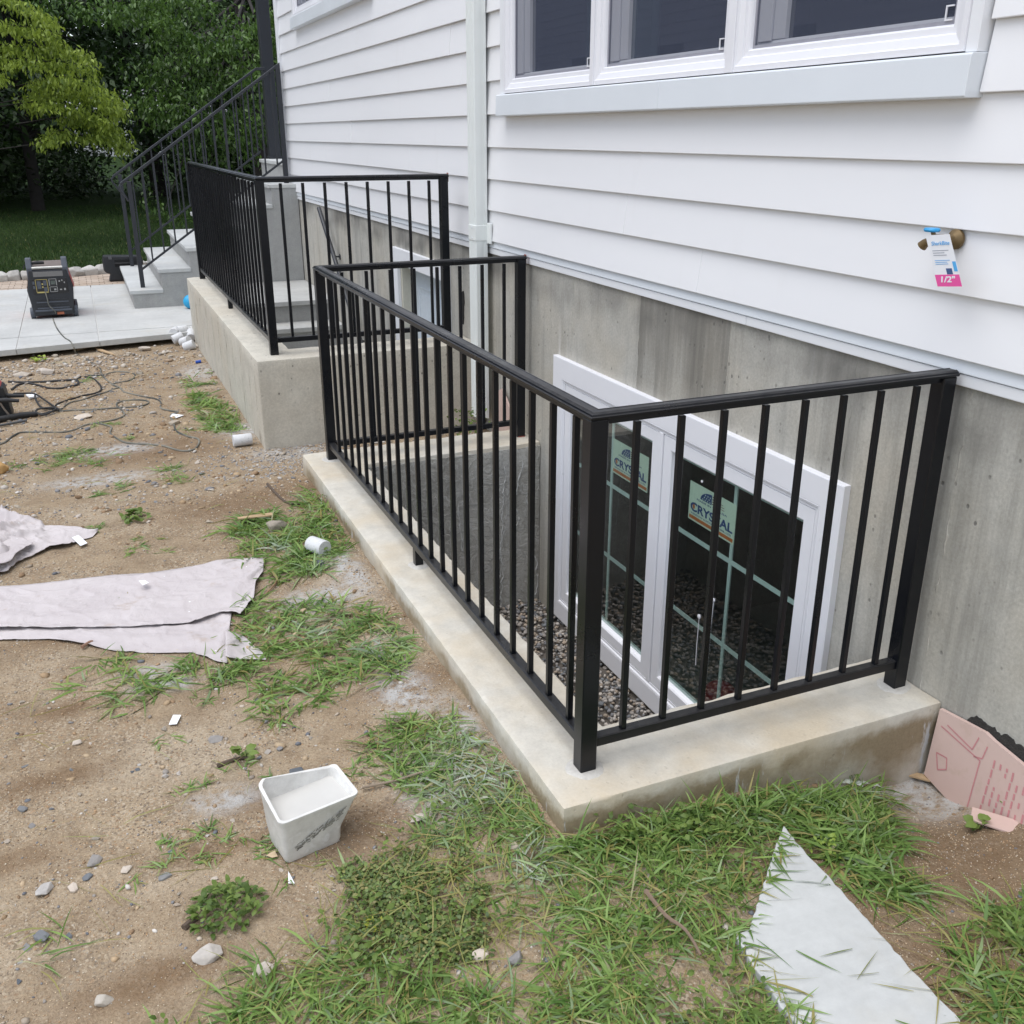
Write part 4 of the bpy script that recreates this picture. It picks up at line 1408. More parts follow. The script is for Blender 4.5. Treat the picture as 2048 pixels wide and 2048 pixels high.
# open black plastic carrying case behind the first step
tc = thing('tool_case', (-.63, 11.75, ZP), 'black plastic tool case standing upright behind the lowest porch step', 'tool case')
mk = plain('case_plastic', (.016, .017, .020), .45, var=.2, scale=20)
cs = [(-.83, ZP), (-.44, ZP), (-.40, .0), (-.385, .14), (-.40, .205), (-.86, .225), (-.875, .17), (-.875, .04), (-.845, .005), (-.80, -.005)]
obj('shell', MB().prism(cs, 11.78, 11.93, ax=1), mk, tc, bevel=.012)
obj('lid', MB().prism([(a*.96-.026, b*.95+.004) for a, b in cs], 11.755, 11.7795, ax=1), mk, tc, bevel=.008)
obj('handle_recess', MB().box(-.735, -.52, 11.748, 11.757, .085, .17), plain('recess_black', (.004, .004, .004), .7), tc)
obj('handle', MB().tube([(-.73, 11.75, .13), (-.70, 11.735, .128), (-.56, 11.735, .128), (-.53, 11.75, .13)], .010, 8), MAT['lead'], tc, smooth=True)
for xa in (-.80, -.46):
    obj('latch', MB().box(xa, xa+.04, 11.745, 11.756, .18, .215), plain('latch_grey', (.10, .10, .105), .4), tc, bevel=.003)
# turquoise ball half hidden behind the stairwell wall
pb_ = on(374.5, 596, 1, 9.2)
tag(obj('ball', MB().lathe([(.001, -.075)]+[(.075*math.cos(a), .075*math.sin(a)) for a in np.linspace(-1.45, 1.45, 12)]+[(.001, .075)], (-.088, 9.2, ZP+.075), 2, 20), plain('turquoise_rubber', (.02, .33, .60), .45), None, (-.088, 9.2, ZP), smooth=True), 'turquoise ball by the porch steps, half hidden by the stairwell wall', 'ball')

# ================================================================== cables
def spl(pts, n=8):
    pts = [Vector(p) for p in pts]
    out = []
    for i in range(len(pts)-1):
        p0, p1, p2, p3 = pts[max(i-1, 0)], pts[i], pts[i+1], pts[min(i+2, len(pts)-1)]
        for k in range(n):
            t = k/n
            out.append(.5*((2*p1)+(-p0+p2)*t+(2*p0-5*p1+4*p2-p3)*t*t+(-p0+3*p1-3*p2+p3)*t**3))
    out.append(pts[-1])
    return out
def cable(name, px, r, m, label, cat='cable', pre=None, org=None, sc_=1.0, lift=0, kz=None):
    pts = list(pre or [])
    for i, (a, b) in enumerate(px):
        X = org[0]+a*sc_
        Y = org[1]+b*sc_
        p = gp(X, Y)
        pts.append((p[0], p[1], p[2]+r*.8+(kz[i] if kz else 0)))
    path = spl(pts, 7)
    o = obj(name, MB().tube(path, r, 7), m, None, path[len(path)//2], smooth=True)
    return tag(o, label, cat)
def mk_cord():
    t = NT('dusty_cord')
    f = t.noise(5, 4, co=t.geo())
    t.setc(t.mix(t.ramp(f, [(.38, 0), (.62, 1)]), (.055, .060, .055), (.21, .20, .165)))
    t.setr(.7)
    return t.m
cord = mk_cord()
B_ = (0, 480)
k_ = 420/1932
pre = [(-1.497, 9.118, .18), (-1.488, 9.100, .10), (-1.480, 9.08, .04), (-1.43, 9.07, -.03)]
pre += [tuple(on(105, 632, 2, ZP+.006)), tuple(on(113, 655, 2, ZP+.006)), tuple(on(128, 674, 2, ZP+.006)), tuple(on(140, 682, 2, ZP+.006))]
pre += [tuple(on(148, 697, 1, 7.52)+np.array([0, 0, .01]))]
cable('extension_cord', [(705, 1050), (800, 1100), (870, 1155), (925, 1190), (930, 1230), (980, 1290), (1040, 1335), (1100, 1360), (1140, 1400), (1230, 1425), (1340, 1450), (1440, 1470), (1480, 1500), (1480, 1550), (1560, 1575), (1640, 1590), (1570, 1620), (1600, 1690), (1620, 1760), (1720, 1810), (1820, 1835), (1830, 1880), (1780, 1935), (1660, 1945), (1500, 1900), (1350, 1885), (1160, 1870), (1060, 1820), (1015, 1780), (1025, 1730), (960, 1705), (880, 1690)],
      .0060, cord, 'grey extension cord running from the generator across the dirt in a wide loop', 'cord', pre, B_, k_)
cable('extension_cord', [(-60, 1900), (40, 1870), (120, 1810), (210, 1775), (400, 1775), (560, 1775), (680, 1755), (780, 1710), (880, 1690), (1000, 1670), (1080, 1650), (1145, 1615), (1120, 1570), (1075, 1530), (1090, 1500), (1180, 1480), (1290, 1478), (1365, 1492), (1345, 1520), (1250, 1540), (1080, 1550), (900, 1562), (700, 1570), (540, 1580)],
      .0060, cord, 'grey cord entering at the left edge and looping back to the tied bundle', 'cord', None, B_, k_)
cable('extension_cord', [(790, 1247), (930, 1250), (1040, 1222), (1140, 1218), (1230, 1235), (1240, 1265), (1180, 1300), (1060, 1322), (1035, 1335), (1090, 1360), (1050, 1375), (960, 1410), (860, 1440), (760, 1475), (650, 1500), (590, 1540), (540, 1580)],
      .0060, cord, 'grey cord with a pale hairpin bend in the middle of the dirt', 'cord', None, B_, k_)
cable('welding_lead', [(80, 1312), (200, 1316), (400, 1312), (560, 1300), (690, 1296), (720, 1310), (715, 1338), (640, 1358), (540, 1372), (440, 1368), (340, 1340), (250, 1325), (170, 1340), (110, 1385)],
      .0085, MAT['lead'], 'thick black lead folded back on itself beside the welding machine', 'cable', None, B_, k_)
cable('welding_lead', [(722, 1330), (705, 1295), (740, 1268), (790, 1265), (860, 1280), (920, 1340), (930, 1385), (880, 1415), (760, 1440), (640, 1475), (540, 1510), (515, 1530)],
      .0068, MAT['lead'], 'black lead curving round from the knot to the tied bundle', 'cable', None, B_, k_)
cable('welding_lead', [(140, 1492), (230, 1478), (330, 1470), (420, 1505), (500, 1550), (540, 1580), (470, 1600), (380, 1620), (335, 1600), (360, 1580), (450, 1575), (520, 1580), (480, 1605), (400, 1630), (340, 1632)],
      .0068, MAT['lead'], 'black lead from the welding machine looped through the tied bundle to the torch grip', 'cable', None, B_, k_, kz=[.06, .05, .04, .02, .01, .01, .01, .01, .01, .015, .02, .02, .015, .01, .03])
cable('welding_lead', [(330, 1470), (335, 1500), (370, 1545), (420, 1570), (500, 1575), (540, 1570)], .0068, MAT['lead'], 'short black lead drooping from the welding plug into the tied bundle', 'cable', None, B_, k_, kz=[.03, .02, .01, .01, .01, .01])
# ---- welding machine at the left edge of the picture
wp = gp(20, 838)
wd = thing('welding_machine', (wp[0]-.14, wp[1]+.12, wp[2]), 'black and blue welding machine cut off by the left edge', 'welder')
wx, wy, wz = wp[0]-.33, wp[1]+.0, wp[2]+.004
wm = plain('welder_black', (.014, .015, .017), .5, var=.2)
obj('body', MB().prism([(wx, wz), (wx+.35, wz), (wx+.345, wz+.07), (wx+.325, wz+.215), (wx+.305, wz+.225), (wx+.06, wz+.225), (wx+.02, wz+.2)], wy, wy+.18, ax=1), wm, wd, bevel=.008)
obj('side_panel', MB().box(wx+.03, wx+.235, wy-.003, wy+.01, wz+.02, wz+.12), plain('welder_blue', (.015, .11, .42), .4), wd, bevel=.004)
for i in range(9):
    obj('cooling_fin', MB().box(wx+.25, wx+.342, wy-.006, wy+.012, wz+.018+.011*i, wz+.0235+.011*i), MAT['lead'], wd)
obj('top_edge', MB().prism([(wx+.285, wz+.226), (wx+.31, wz+.2262), (wx+.30, wz+.242), (wx+.24, wz+.245), (wx+.24, wz+.2262)], wy+.01, wy+.16, ax=1), plain('welder_red', (.42, .06, .05), .5), wd)
for dz, ll in ((.14, .10), (.155, .14)):
    yy_ = wy-.02 if dz < .15 else wy+.05
    obj('plug', MB().tube([(wx+.25, yy_, wz+dz), (wx+.33, yy_-.01, wz+dz-.002), (wx+.33+ll*.8, yy_-.02, wz+dz-.012)], [.016, .017, .012], 12), MAT['lead'], wd, smooth=True)
obj('strap', MB().tube(spl([(wx+.25, wy-.012, wz+.24), (wx+.28, wy-.02, wz+.17), (wx+.30, wy-.03, wz+.10), (wx+.34, wy-.03, wz+.02), (wx+.37, wy-.03, wz+.004)], 6), .007, 6), plain('worn_strap', (.19, .155, .125), .8), wd)
# electrode holder lying in front
e0, e1, e2 = gp(-20, 850), gp(40, 838), gp(76, 833)
eh = thing('electrode_holder', tuple(e1), 'black welding electrode holder lying in front of the welding machine', 'torch')
obj('grip', MB().tube([e1+np.array([0, 0, .026]), (e1+e2)/2+np.array([0, 0, .024]), e2+np.array([0, 0, .020])], [.021, .020, .017], 12), MAT['lead'], eh, smooth=True)
obj('jaw', MB().tube([e0+np.array([-.05, 0, .022]), e1+np.array([0, 0, .024])], [.024, .019], 10), MAT['lead'], eh, smooth=True)
obj('lever', MB().tube([gp(-10, 857)+np.array([0, 0, .015]), gp(54, 845)+np.array([0, 0, .014])], .009, 8), plain('lever_metal', (.07, .07, .07), .5), eh)

# ================================================================== drop cloths
def mk_cloth():
    t = NT('canvas_drop_cloth')
    g_ = t.geo()
    c = t.mix(t.ramp(t.noise(3, 5, co=g_), [(.3, 0), (.7, 1)]), (.50, .455, .455), (.59, .545, .54))
    c = t.mix(t.ramp(t.noise(6, 6, .7, co=t.mapp((1, 1.6, 1), (3, 1, 0), co=g_)), [(.60, 0), (.74, .55)]), c, (.37, .265, .175))
    sp = t.vor(20, co=g_)
    c = t.mix(t.math('MULTIPLY', t.ramp(sp, [(.06, 1), (.09, 0)]), t.ramp(t.noise(5, 2, co=g_), [(.45, 0), (.55, 1)])), c, (.80, .80, .80))
    t.setc(c)
    t.setr(.92)
    t.p.inputs['Specular IOR Level'].default_value = .1
    wv = t.math('ADD', t.noise(300, 2, co=g_), t.math('MULTIPLY', t.noise(16, 5, .6, co=g_), 3.0))
    t.setn(t.bump(wv, .45, .006))
    return t.m
CLOTH = mk_cloth()
kk = 560/1932
def cpt(a, b):
    return gp(a*kk, 1000+b*kk)
def lerp_path(path, n):
    P_ = np.array(path, float)
    d = np.r_[0, np.cumsum(np.hypot(*np.diff(P_, axis=0).T))]
    s_ = np.linspace(0, d[-1], n)
    return np.stack([np.interp(s_, d, P_[:, 0]), np.interp(s_, d, P_[:, 1])], 1)
def sheet(top, bot, nu, nv, zf):
    T = lerp_path(top, nu)
    Bm = lerp_path(bot, nu)
    V = []
    for i in range(nu):
        pa, pb = cpt(*T[i]), cpt(*Bm[i])
        for j in range(nv):
            v_ = j/(nv-1)
            p = pa*(1-v_)+pb*v_
            V.append((p[0], p[1], float(gz(p[0], p[1]))+.004+zf(i/(nu-1), v_, p)))
    F = [(i*nv+j, (i+1)*nv+j, (i+1)*nv+j+1, i*nv+j+1) for i in range(nu-1) for j in range(nv-1)]
    return V, F
def join(parts):
    V, F = [], []
    for v, f in parts:
        n_ = len(V)
        V += list(v)
        F += [tuple(q+n_ for q in x) for x in f]
    return V, F
def wr(p, k=1.0, s0=0):
    x, y = p[0], p[1]
    # long creases running along the cloth plus small crumples
    a = mnoise.noise(Vector((x*2.2+s0, (y+.22*x)*9.0, s0)))
    b = mnoise.noise(Vector((x*6.0-s0, (y-.3*x)*15.0, 2.0+s0)))
    c_ = mnoise.noise(Vector((x*17.0, y*21.0, 5.0+s0)))
    r_ = max(0.0, 1-abs(mnoise.noise(Vector((x*3.0+3, (y+.25*x)*7.5+s0, 7.0))))*5.0)
    cr = max(0.0, 1-abs(mnoise.noise(Vector((x*4.0+9, (y+.5*x)*9.0-s0, 11.0))))*16.0)
    cr2 = max(0.0, 1-abs(mnoise.noise(Vector((x*11.0-4, (y-.8*x)*9.0+s0, 15.0))))*13.0)
    return k*(.0055*a+.0030*b+.0012*c_+.0040*r_*r_+.0026*cr+.0014*cr2)
hem = sheet([(-260, 625), (0, 605), (140, 600), (500, 560), (750, 530), (1000, 515), (1280, 475), (1500, 430)], [(-260, 700), (0, 690), (240, 700), (480, 680), (640, 630), (830, 600), (1100, 580), (1500, 480)], 60, 8, lambda u, v, p: .003+wr(p, .5))
def zmain(u, v, p):
    e = .010*math.exp(-(v/.07)**2)*(1 if u < .75 else max(0, 1-(u-.75)*6))
    fold = .013*math.exp(-((v-.985)/.075)**2)*(.6+.4*math.sin(u*9))
    ridge = .012*math.exp(-((v-.62-.12*math.sin(u*4))/.10)**2)*sm(0, .3, u)
    return .006+e+fold+ridge+wr(p, 1.3)
main = sheet([(-260, 660), (0, 650), (40, 650), (110, 635), (240, 665), (480, 645), (640, 590), (830, 555), (1100, 540), (1280, 500), (1500, 432), (1828, 422)], [(-260, 925), (0, 920), (400, 915), (900, 900), (1300, 880), (1530, 800), (1640, 815), (1660, 832), (1755, 700), (1768, 600), (1815, 520)], 190, 56, zmain)
low = sheet([(-260, 860), (0, 860), (400, 855), (900, 840), (1300, 820), (1500, 780), (1600, 790)], [(-260, 980), (0, 975), (340, 970), (480, 990), (800, 1050), (1080, 1065), (1330, 1060), (1500, 1130), (1570, 1138), (1585, 950)], 150, 34, lambda u, v, p: .004+.010*math.exp(-((v-.45-.2*u)/.12)**2)*u+wr(p, 1.2, 2))
tip = sheet([(1560, 960), (1590, 948), (1680, 960), (1800, 1050), (1838, 1105)], [(1560, 1120), (1585, 1125), (1640, 1112), (1740, 1112), (1838, 1112)], 24, 12, lambda u, v, p: .004+.018*math.exp(-(u/.25)**2)+wr(p, 1.5, 4))
V, F = join([hem, main, low, tip])
ct = thing('drop_cloth', (-1.2, 1.7, -.11), 'large flat mauve grey canvas drop cloth spread on the dirt', 'drop cloth')
co_ = npmesh('sheet', V, F, CLOTH, None, True, ct)
so = co_.modifiers.new('t', 'SOLIDIFY')
so.thickness = .0010
def zc(u, v, p):
    k = (1-sm(.25, .75, u))
    q = Vector((p[0]*5.0, p[1]*6.0, 1.0))
    a = 1-abs(mnoise.noise(q))*2.2
    b = 1-abs(mnoise.noise(q*2.1+Vector((3, 1, 4))))*2.0
    return .008+k*(.060*max(0, a)**2+.030*max(0, b)**2)*min(1, v*6, (1-v)*6)+wr(p, 1.6, 3)+.010*math.exp(-((v-.5)/.2)**2)
c1 = sheet([(-260, 90), (0, 118), (60, 118), (150, 158), (290, 165), (310, 200), (540, 203), (680, 222)], [(-260, 600), (0, 520), (60, 508), (130, 440), (200, 412), (350, 345), (420, 342), (490, 325), (560, 285), (640, 262), (680, 224)], 130, 60, zc)
c2 = sheet([(-260, 250), (0, 270), (60, 285), (150, 325), (240, 355)], [(-260, 600), (0, 528), (90, 480), (150, 425), (240, 360)], 40, 20, lambda u, v, p: .045+.03*math.sin(v*3.1)*(1-u)+wr(p, 1.5, 1))
V, F = join([c1, c2])
ct2 = thing('drop_cloth', (-1.5, 2.9, -.11), 'crumpled mauve grey drop cloth bunched up at the left edge', 'drop cloth')
co2 = npmesh('sheet', V, F, CLOTH, None, True, ct2)
co2.modifiers.new('t', 'SOLIDIFY').thickness = .0016
a, b, c, d = [cpt(*q) for q in ((498, 280), (545, 262), (607, 318), (560, 338))]
lb = MB()
lb.add([tuple(p+np.array([0, 0, .016])) for p in (a, b, c, d)]+[tuple(p+np.array([0, 0, .0145])) for p in (a, b, c, d)], [(0, 1, 2, 3), (7, 6, 5, 4), (0, 4, 5, 1), (1, 5, 6, 2), (2, 6, 7, 3), (3, 7, 4, 0)])
obj('care_label', lb, M_white, ct2)

# ================================================================== plastic tub with slurry
q0, q1 = gp(573, 1732), gp(685, 1684)
ex = Vector((q1-q0)).normalized()
ex.z = 0
ex.normalize()
ey = Vector((-ex.y, ex.x, 0))
tub = thing('plastic_tub', tuple(q0), 'white plastic tub cut from a jug, holding pale cement slurry', 'tub')
Lb = Vector(q1-q0).length
zb = q0[2]+.002
def rring(a0, a1, b0, b1, z, r=.014, n=5, wave=None):
    out = []
    for cx, cy, s0 in ((a1-r, b0+r, -90), (a1-r, b1-r, 0), (a0+r, b1-r, 90), (a0+r, b0+r, 180)):
        for i in range(n):
            an = R(s0+90*i/(n-1))
            a_, b_ = cx+r*math.cos(an), cy+r*math.sin(an)
            zz = z+(wave(a_, b_) if wave else 0)
            out.append(Vector((q0[0], q0[1], zb))+ex*a_+ey*b_+Vector((0, 0, zz)))
    return out
def wv_(a_, b_):
    t_ = max(0, min(1, (b_-.02)/.11))
    return t_*(.012+.042*math.exp(-((a_-.045)/.07)**2)-.016*math.exp(-((a_-.15)/.05)**2))
lv = [rring(.004, Lb-.004, .004, .105, 0, .012), rring(0, Lb, 0, .112, .012), rring(-.002, Lb+.002, -.002, .118, .045), rring(-.003, Lb+.006, -.004, .122, .058), rring(-.006, Lb+.048, -.008, .136, .125, .016, 5, lambda a_, b_: wv_(a_, b_)*.8),
      rring(-.009, Lb+.056, -.011, .140, .134, .018, 5, wv_), rring(-.009, Lb+.056, -.011, .140, .140, .018, 5, wv_), rring(-.001, Lb+.046, -.003, .132, .140, .016, 5, wv_), rring(.002, Lb+.036, 0, .128, .115, .014, 5, lambda a_, b_: wv_(a_, b_)*.6), rring(.002, Lb+.02, .0, .122, .080, .012)]
n_ = len(lv[0])
mb = MB()
mb.add([p for r_ in lv for p in r_], [(i*n_+k, i*n_+(k+1) % n_, (i+1)*n_+(k+1) % n_, (i+1)*n_+k) for i in range(len(lv)-1) for k in range(n_)]+[tuple(range(n_-1, -1, -1)), tuple((len(lv)-1)*n_+k for k in range(n_))])
def mk_tub():
    t = NT('stained_white_plastic')
    f = t.noise(14, 6, .7)
    c = t.mix(t.ramp(f, [(.4, 0), (.72, 1)]), (.72, .71, .68), (.52, .51, .48))
    c = t.mix(t.ramp(t.noise(30, 5, .6), [(.58, 0), (.68, .5)]), c, (.82, .82, .82))
    t.setc(c)
    t.setr(.45)
    t.setn(t.bump(f, .2, .004))
    return t.m
obj('shell', mb, mk_tub(), tub, smooth=True)
sl_ = rring(.0015, Lb+.0405, -.0015, .1295, .122, .014)
obj('slurry', MB().add(sl_, [tuple(range(n_))]), plain('pale_slurry', (.56, .55, .52), .6, var=.06, scale=25, bump=.12, bscale=30), tub)
# scribbled dirty smear on the front of the tub
dm = MB()
for i in range(90):
    u = random.uniform(.02, Lb+.005)
    zz = .028+u*.42+random.uniform(-.008, .012)
    hw = random.uniform(.004, .014)
    fr = -.0065 if zz > .058 else -.0045
    fr -= max(0, (zz-.058))*.062
    p0 = Vector((q0[0], q0[1], zb))+ex*u+ey*fr+Vector((0, 0, zz))
    p1 = p0+ex*hw+Vector((0, 0, hw*random.uniform(.1, .9)))
    w2 = Vector((0, 0, random.uniform(.0015, .004)))
    dm.add([p0-ey*.0006, p1-ey*.0006, p1+w2-ey*.0006, p0+w2-ey*.0006], [(0, 1, 2, 3)])
obj('dirt_smear', dm, plain('grey_smear', (.23, .225, .20), .8, var=.3), tub)

# ================================================================== stones, cores, slabs, boards, scraps
def mk_core():
    t = NT('cored_concrete')
    f = t.noise(60, 5, .7)
    v_ = t.vor(55)
    c = t.mix(f, (.50, .505, .51), (.72, .725, .73))
    c = t.mix(t.ramp(v_, [(.10, .7), (.22, 0)]), c, (.34, .35, .36))
    t.setc(c)
    t.setr(.85)
    t.setn(t.bump(f, .3, .003))
    return t.m
CORE = mk_core()
def core(p, dirv, ln, r, label, group=None, name='concrete_core'):
    d = Vector(dirv).normalized()
    a_ = Vector(p)
    path = [a_-d*ln/2, a_-d*(ln/2-.004), a_+d*(ln/2-.004), a_+d*ln/2]
    o = obj(name, MB().tube(path, [r*.93, r, r, r*.93], 20), CORE, None, p, smooth=True)
    return tag(o, label, 'concrete core', group)
p = gp(640, 1112)
core((p[0], p[1]+.03, p[2]+.036), (.40, -.88, .05), .105, .037, 'pale concrete core lying in the grass by the window well curb')
p = gp(487, 893)
core((p[0], p[1]+.02, p[2]+.038), (1, .04, 0), .115, .037, 'pale concrete core at the foot of the stairwell wall corner')
cr = [(357, 690, .9, .2, .036, .04), (372, 694, .6, -.7, .02, .038), (352, 685, .3, .9, .075, .0), (366, 683, .9, .5, .082, .0), (384, 684, .15, 1, .04, .06), (379, 699, .8, -.3, .0, .04)]
lbls = ['leftmost of the pale concrete cores heaped against the stairwell wall', 'pale concrete core at the front of the heap by the stairwell wall', 'upper left pale concrete core on the heap by the stairwell wall', 'topmost pale concrete core on the heap by the stairwell wall', 'rightmost pale concrete core standing askew against the stairwell wall', 'small broken concrete core low on the right of the heap']
for (px, py, dx, dy, dz, tl_), lb_ in zip(cr, lbls):
    p = gp(px, py)
    core((p[0], p[1], p[2]+.036+dz*.9), (dx, dy, tl_*8), .10, .042, lb_, 'concrete cores heaped by the stairwell wall')

STONE = mk_stone('field_stone', [(0, (.30, .27, .23)), (.35, (.42, .37, .30)), (.6, (.24, .24, .25)), (.8, (.50, .45, .39)), (1, (.36, .29, .22))])
SLATE = mk_stone('slate_chip', [(0, (.10, .115, .135)), (.5, (.17, .185, .205)), (1, (.25, .25, .25))])
PALE = mk_stone('pale_rock', [(0, (.50, .47, .42)), (.6, (.58, .52, .45)), (1, (.45, .44, .43))])
OCHRE = mk_stone('ochre_rock', [(0, (.50, .31, .12)), (1, (.52, .33, .14))])
def rock(px, py, w_, h_, m, label, group=None, seed=None, rot=None, name='stone', d_=None, sink=.25):
    p = gp(px, py)
    sd_ = seed if seed is not None else int(px*7+py*3)
    me = rock_mesh(name, m, 2, sd_, w_, d_ or w_*.75, h_, .20)
    o = link(name, me, None, (p[0], p[1], p[2]+h_*(.5-sink)), (rng.uniform(-.15, .15), rng.uniform(-.15, .15), rot if rot is not None else rng.uniform(0, 3)))
    return tag(o, label, 'stone', group)
rock(553, 1060, .105, .07, STONE, 'brown grey lump of stone sitting in the grass beside the curb', rot=.2)
rock(2, 946, .10, .085, OCHRE, 'smooth ochre yellow stone at the left edge', rot=.2, sink=.1)
rock(95, 748, .13, .07, PALE, 'jagged whitish rock in the dirt behind the cables', rot=0)
rock(290, 701, .12, .065, PALE, 'pale broken rock in front of the patio edge', rot=.4)
rock(168, 835, .125, .035, PALE, 'flat pale stone resting on the cord', rot=.1)
rock(45, 752, .17, .05, STONE, 'low heap of greyish rubble at the upper left of the dirt')
rock(281, 748, .08, .03, STONE, 'tan stone right of the cord hairpin bend')
rock(348, 848, .085, .035, STONE, 'grey stone beside the right end of the cord loop')
rock(190, 1722, .052, .016, STONE, 'flat brown stone on the bare dirt left of the tub')
rock(88, 1782, .056, .020, PALE, 'pale oval stone low on the left of the bare dirt')
rock(146, 1778, .036, .014, PALE, 'whitish angular stone right of the pale oval stone')
rock(252, 1741, .034, .012, PALE, 'pale pointed pebble between two slate chips')
rock(176, 1755, .034, .011, SLATE, 'dark blue slate chip right of the flat brown stone', rot=.9)
rock(330, 1755, .036, .010, SLATE, 'long dark slate chip on the dirt left of the tub', rot=0)
rock(85, 1876, .040, .020, SLATE, 'mottled dark grey stone near the lower left corner')
rock(526, 1942, .055, .022, PALE, 'pale flat stone in the grass at the bottom', rot=0)
rock(415, 1915, .075, .028, PALE, 'half buried pale stone beside the leafy weed', rot=0)
rock(210, 2003, .046, .024, PALE, 'cream stone near the bottom left', rot=0)
rock(155, 1487, .034, .014, PALE, 'pale tan stone in the middle left of the dirt')
rock(594, 1546, .050, .018, SLATE, 'black slate chip just behind the tub', rot=.3)
rock(46, 1619, .032, .012, SLATE, 'dark slate flake at the left of the dirt')
rock(1945, 1640, .045, .03, PALE, 'cream square stone half sunk in the dark soil at the right', sink=.3)
rock(838, 1640, .05, .016, PALE, 'pale pink stone at the grass edge right of the tub', rot=.4)
rock(1028, 1695, .03, .018, STONE, 'small tan stone buried in the grass below the curb corner')
rock(964, 1918, .05, .03, PALE, 'pale round stone in the grass at the bottom centre', rot=0)
rock(1030, 1922, .045, .03, STONE, 'grey round stone next to the pale round stone in the grass')
rock(560, 1500, .022, .014, STONE, 'single small tan pebble on bare dirt above the tub')
rock(430, 1480, .05, .016, STONE, 'dull brown stone near the seedling')
rock(640, 1130, .045, .03, SLATE, 'dark wet stone between the concrete core and the stone lump')
rock(410, 850, .03, .014, SLATE, 'grey pebble near the corner core')
# many alike pebbles and chips: share one label per kind
loose = [('tan', STONE, 'small tan pebble lying loose on the bare dirt', 'loose tan pebbles'), ('slate', SLATE, 'small dark slate chip lying loose on the bare dirt', 'loose slate chips'), ('pale', PALE, 'small whitish pebble lying loose on the bare dirt', 'loose whitish pebbles')]
DIRT = gpoly([(0, 1400), (0, 1900), (280, 1930), (560, 1750), (640, 1640), (500, 1600), (480, 1450), (660, 1440), (560, 1300), (300, 1370), (130, 1300), (0, 1260)])
DIRT2 = gpoly([(0, 720), (0, 960), (120, 970), (430, 1080), (560, 900), (470, 860), (350, 760), (330, 690), (100, 680)])
pm = {}
for nm, m_, lb_, gr_ in loose:
    pm[nm] = []
    for i in range(5):
        me = rock_mesh('pebble', m_, 1, 900+i*7+len(nm), 1, .72, .42, .24)
        pm[nm].append(me)
for reg, cnt, smin, smax in ((DIRT, 26, .012, .028), (DIRT2, 26, .022, .055)):
    for nm, m_, lb_, gr_ in loose:
        k = 0
        while k < cnt//(1 if nm == 'tan' else 2):
            x = rng.uniform(reg[:, 0].min(), reg[:, 0].max())
            y = rng.uniform(reg[:, 1].min(), reg[:, 1].max())
            if not inpoly(reg, np.array([x]), np.array([y]))[0]:
                continue
            s_ = rng.uniform(smin, smax)
            o = link('pebble', pm[nm][k % 5], None, (x, y, float(gz(x, y))+s_*.08), (rng.uniform(-.3, .3), rng.uniform(-.3, .3), rng.uniform(0, 6)))
            o.scale = (s_, s_, s_*rng.uniform(.7, 1.1))
            tag(o, lb_, 'pebble', gr_)
            k += 1

# ---- fine gravel too small to pick apart
def pebble_cloud(name, X, Y, Zf, S, colors, label, flat=.55, cat='gravel', sub=1, smooth=False):
    bm = bmesh.new()
    bmesh.ops.create_icosphere(bm, subdivisions=sub, radius=.5)
    base = np.array([v.co[:] for v in bm.verts])
    faces = np.array([[v.index for v in f.verts] for f in bm.faces])
    bm.free()
    n_ = len(X)
    nv = len(base)
    # random anisotropic, rotated, jittered copies
    sc3 = np.stack([rng.uniform(.8, 1.25, n_), rng.uniform(.6, 1.0, n_), rng.uniform(.7, 1.1, n_)*flat], 1)*S[:, None]
    jit = 1+rng.uniform(-.22, .22, (n_, nv, 1))
    Vv = base[None]*jit*sc3[:, None, :]
    a = rng.uniform(0, 6.28, n_)
    ti = rng.uniform(-.5, .5, n_)
    ca, sa = np.cos(a)[:, None], np.sin(a)[:, None]
    ct_, st_ = np.cos(ti)[:, None], np.sin(ti)[:, None]
    x, y, z = Vv[..., 0], Vv[..., 1], Vv[..., 2]
    y, z = y*ct_-z*st_, y*st_+z*ct_
    x, y = x*ca-y*sa, x*sa+y*ca
    out = np.stack([x+X[:, None], y+Y[:, None], z+Zf[:, None]], 2).reshape(-1, 3)
    F_ = (faces[None]+(np.arange(n_)*nv)[:, None, None]).reshape(-1, 3)
    colr = np.repeat(colors, nv, 0)
    o = npmesh(name, out, F_, MAT['gravel'], colr, smooth)
    return tag(o, label, cat, kind='stuff')
PAL = np.array([(.40, .34, .27), (.48, .42, .34), (.30, .26, .22), (.22, .22, .23), (.16, .17, .19), (.52, .48, .43), (.44, .30, .18), (.34, .31, .28), (.58, .55, .51)])
def scatter(n_, x0, x1, y0, y1, dens=None):
    X = rng.uniform(x0, x1, n_)
    Y = rng.uniform(y0, y1, n_)
    if dens is not None:
        keep = rng.uniform(0, 1, n_) < dens(X, Y)
        X, Y = X[keep], Y[keep]
    return X, Y
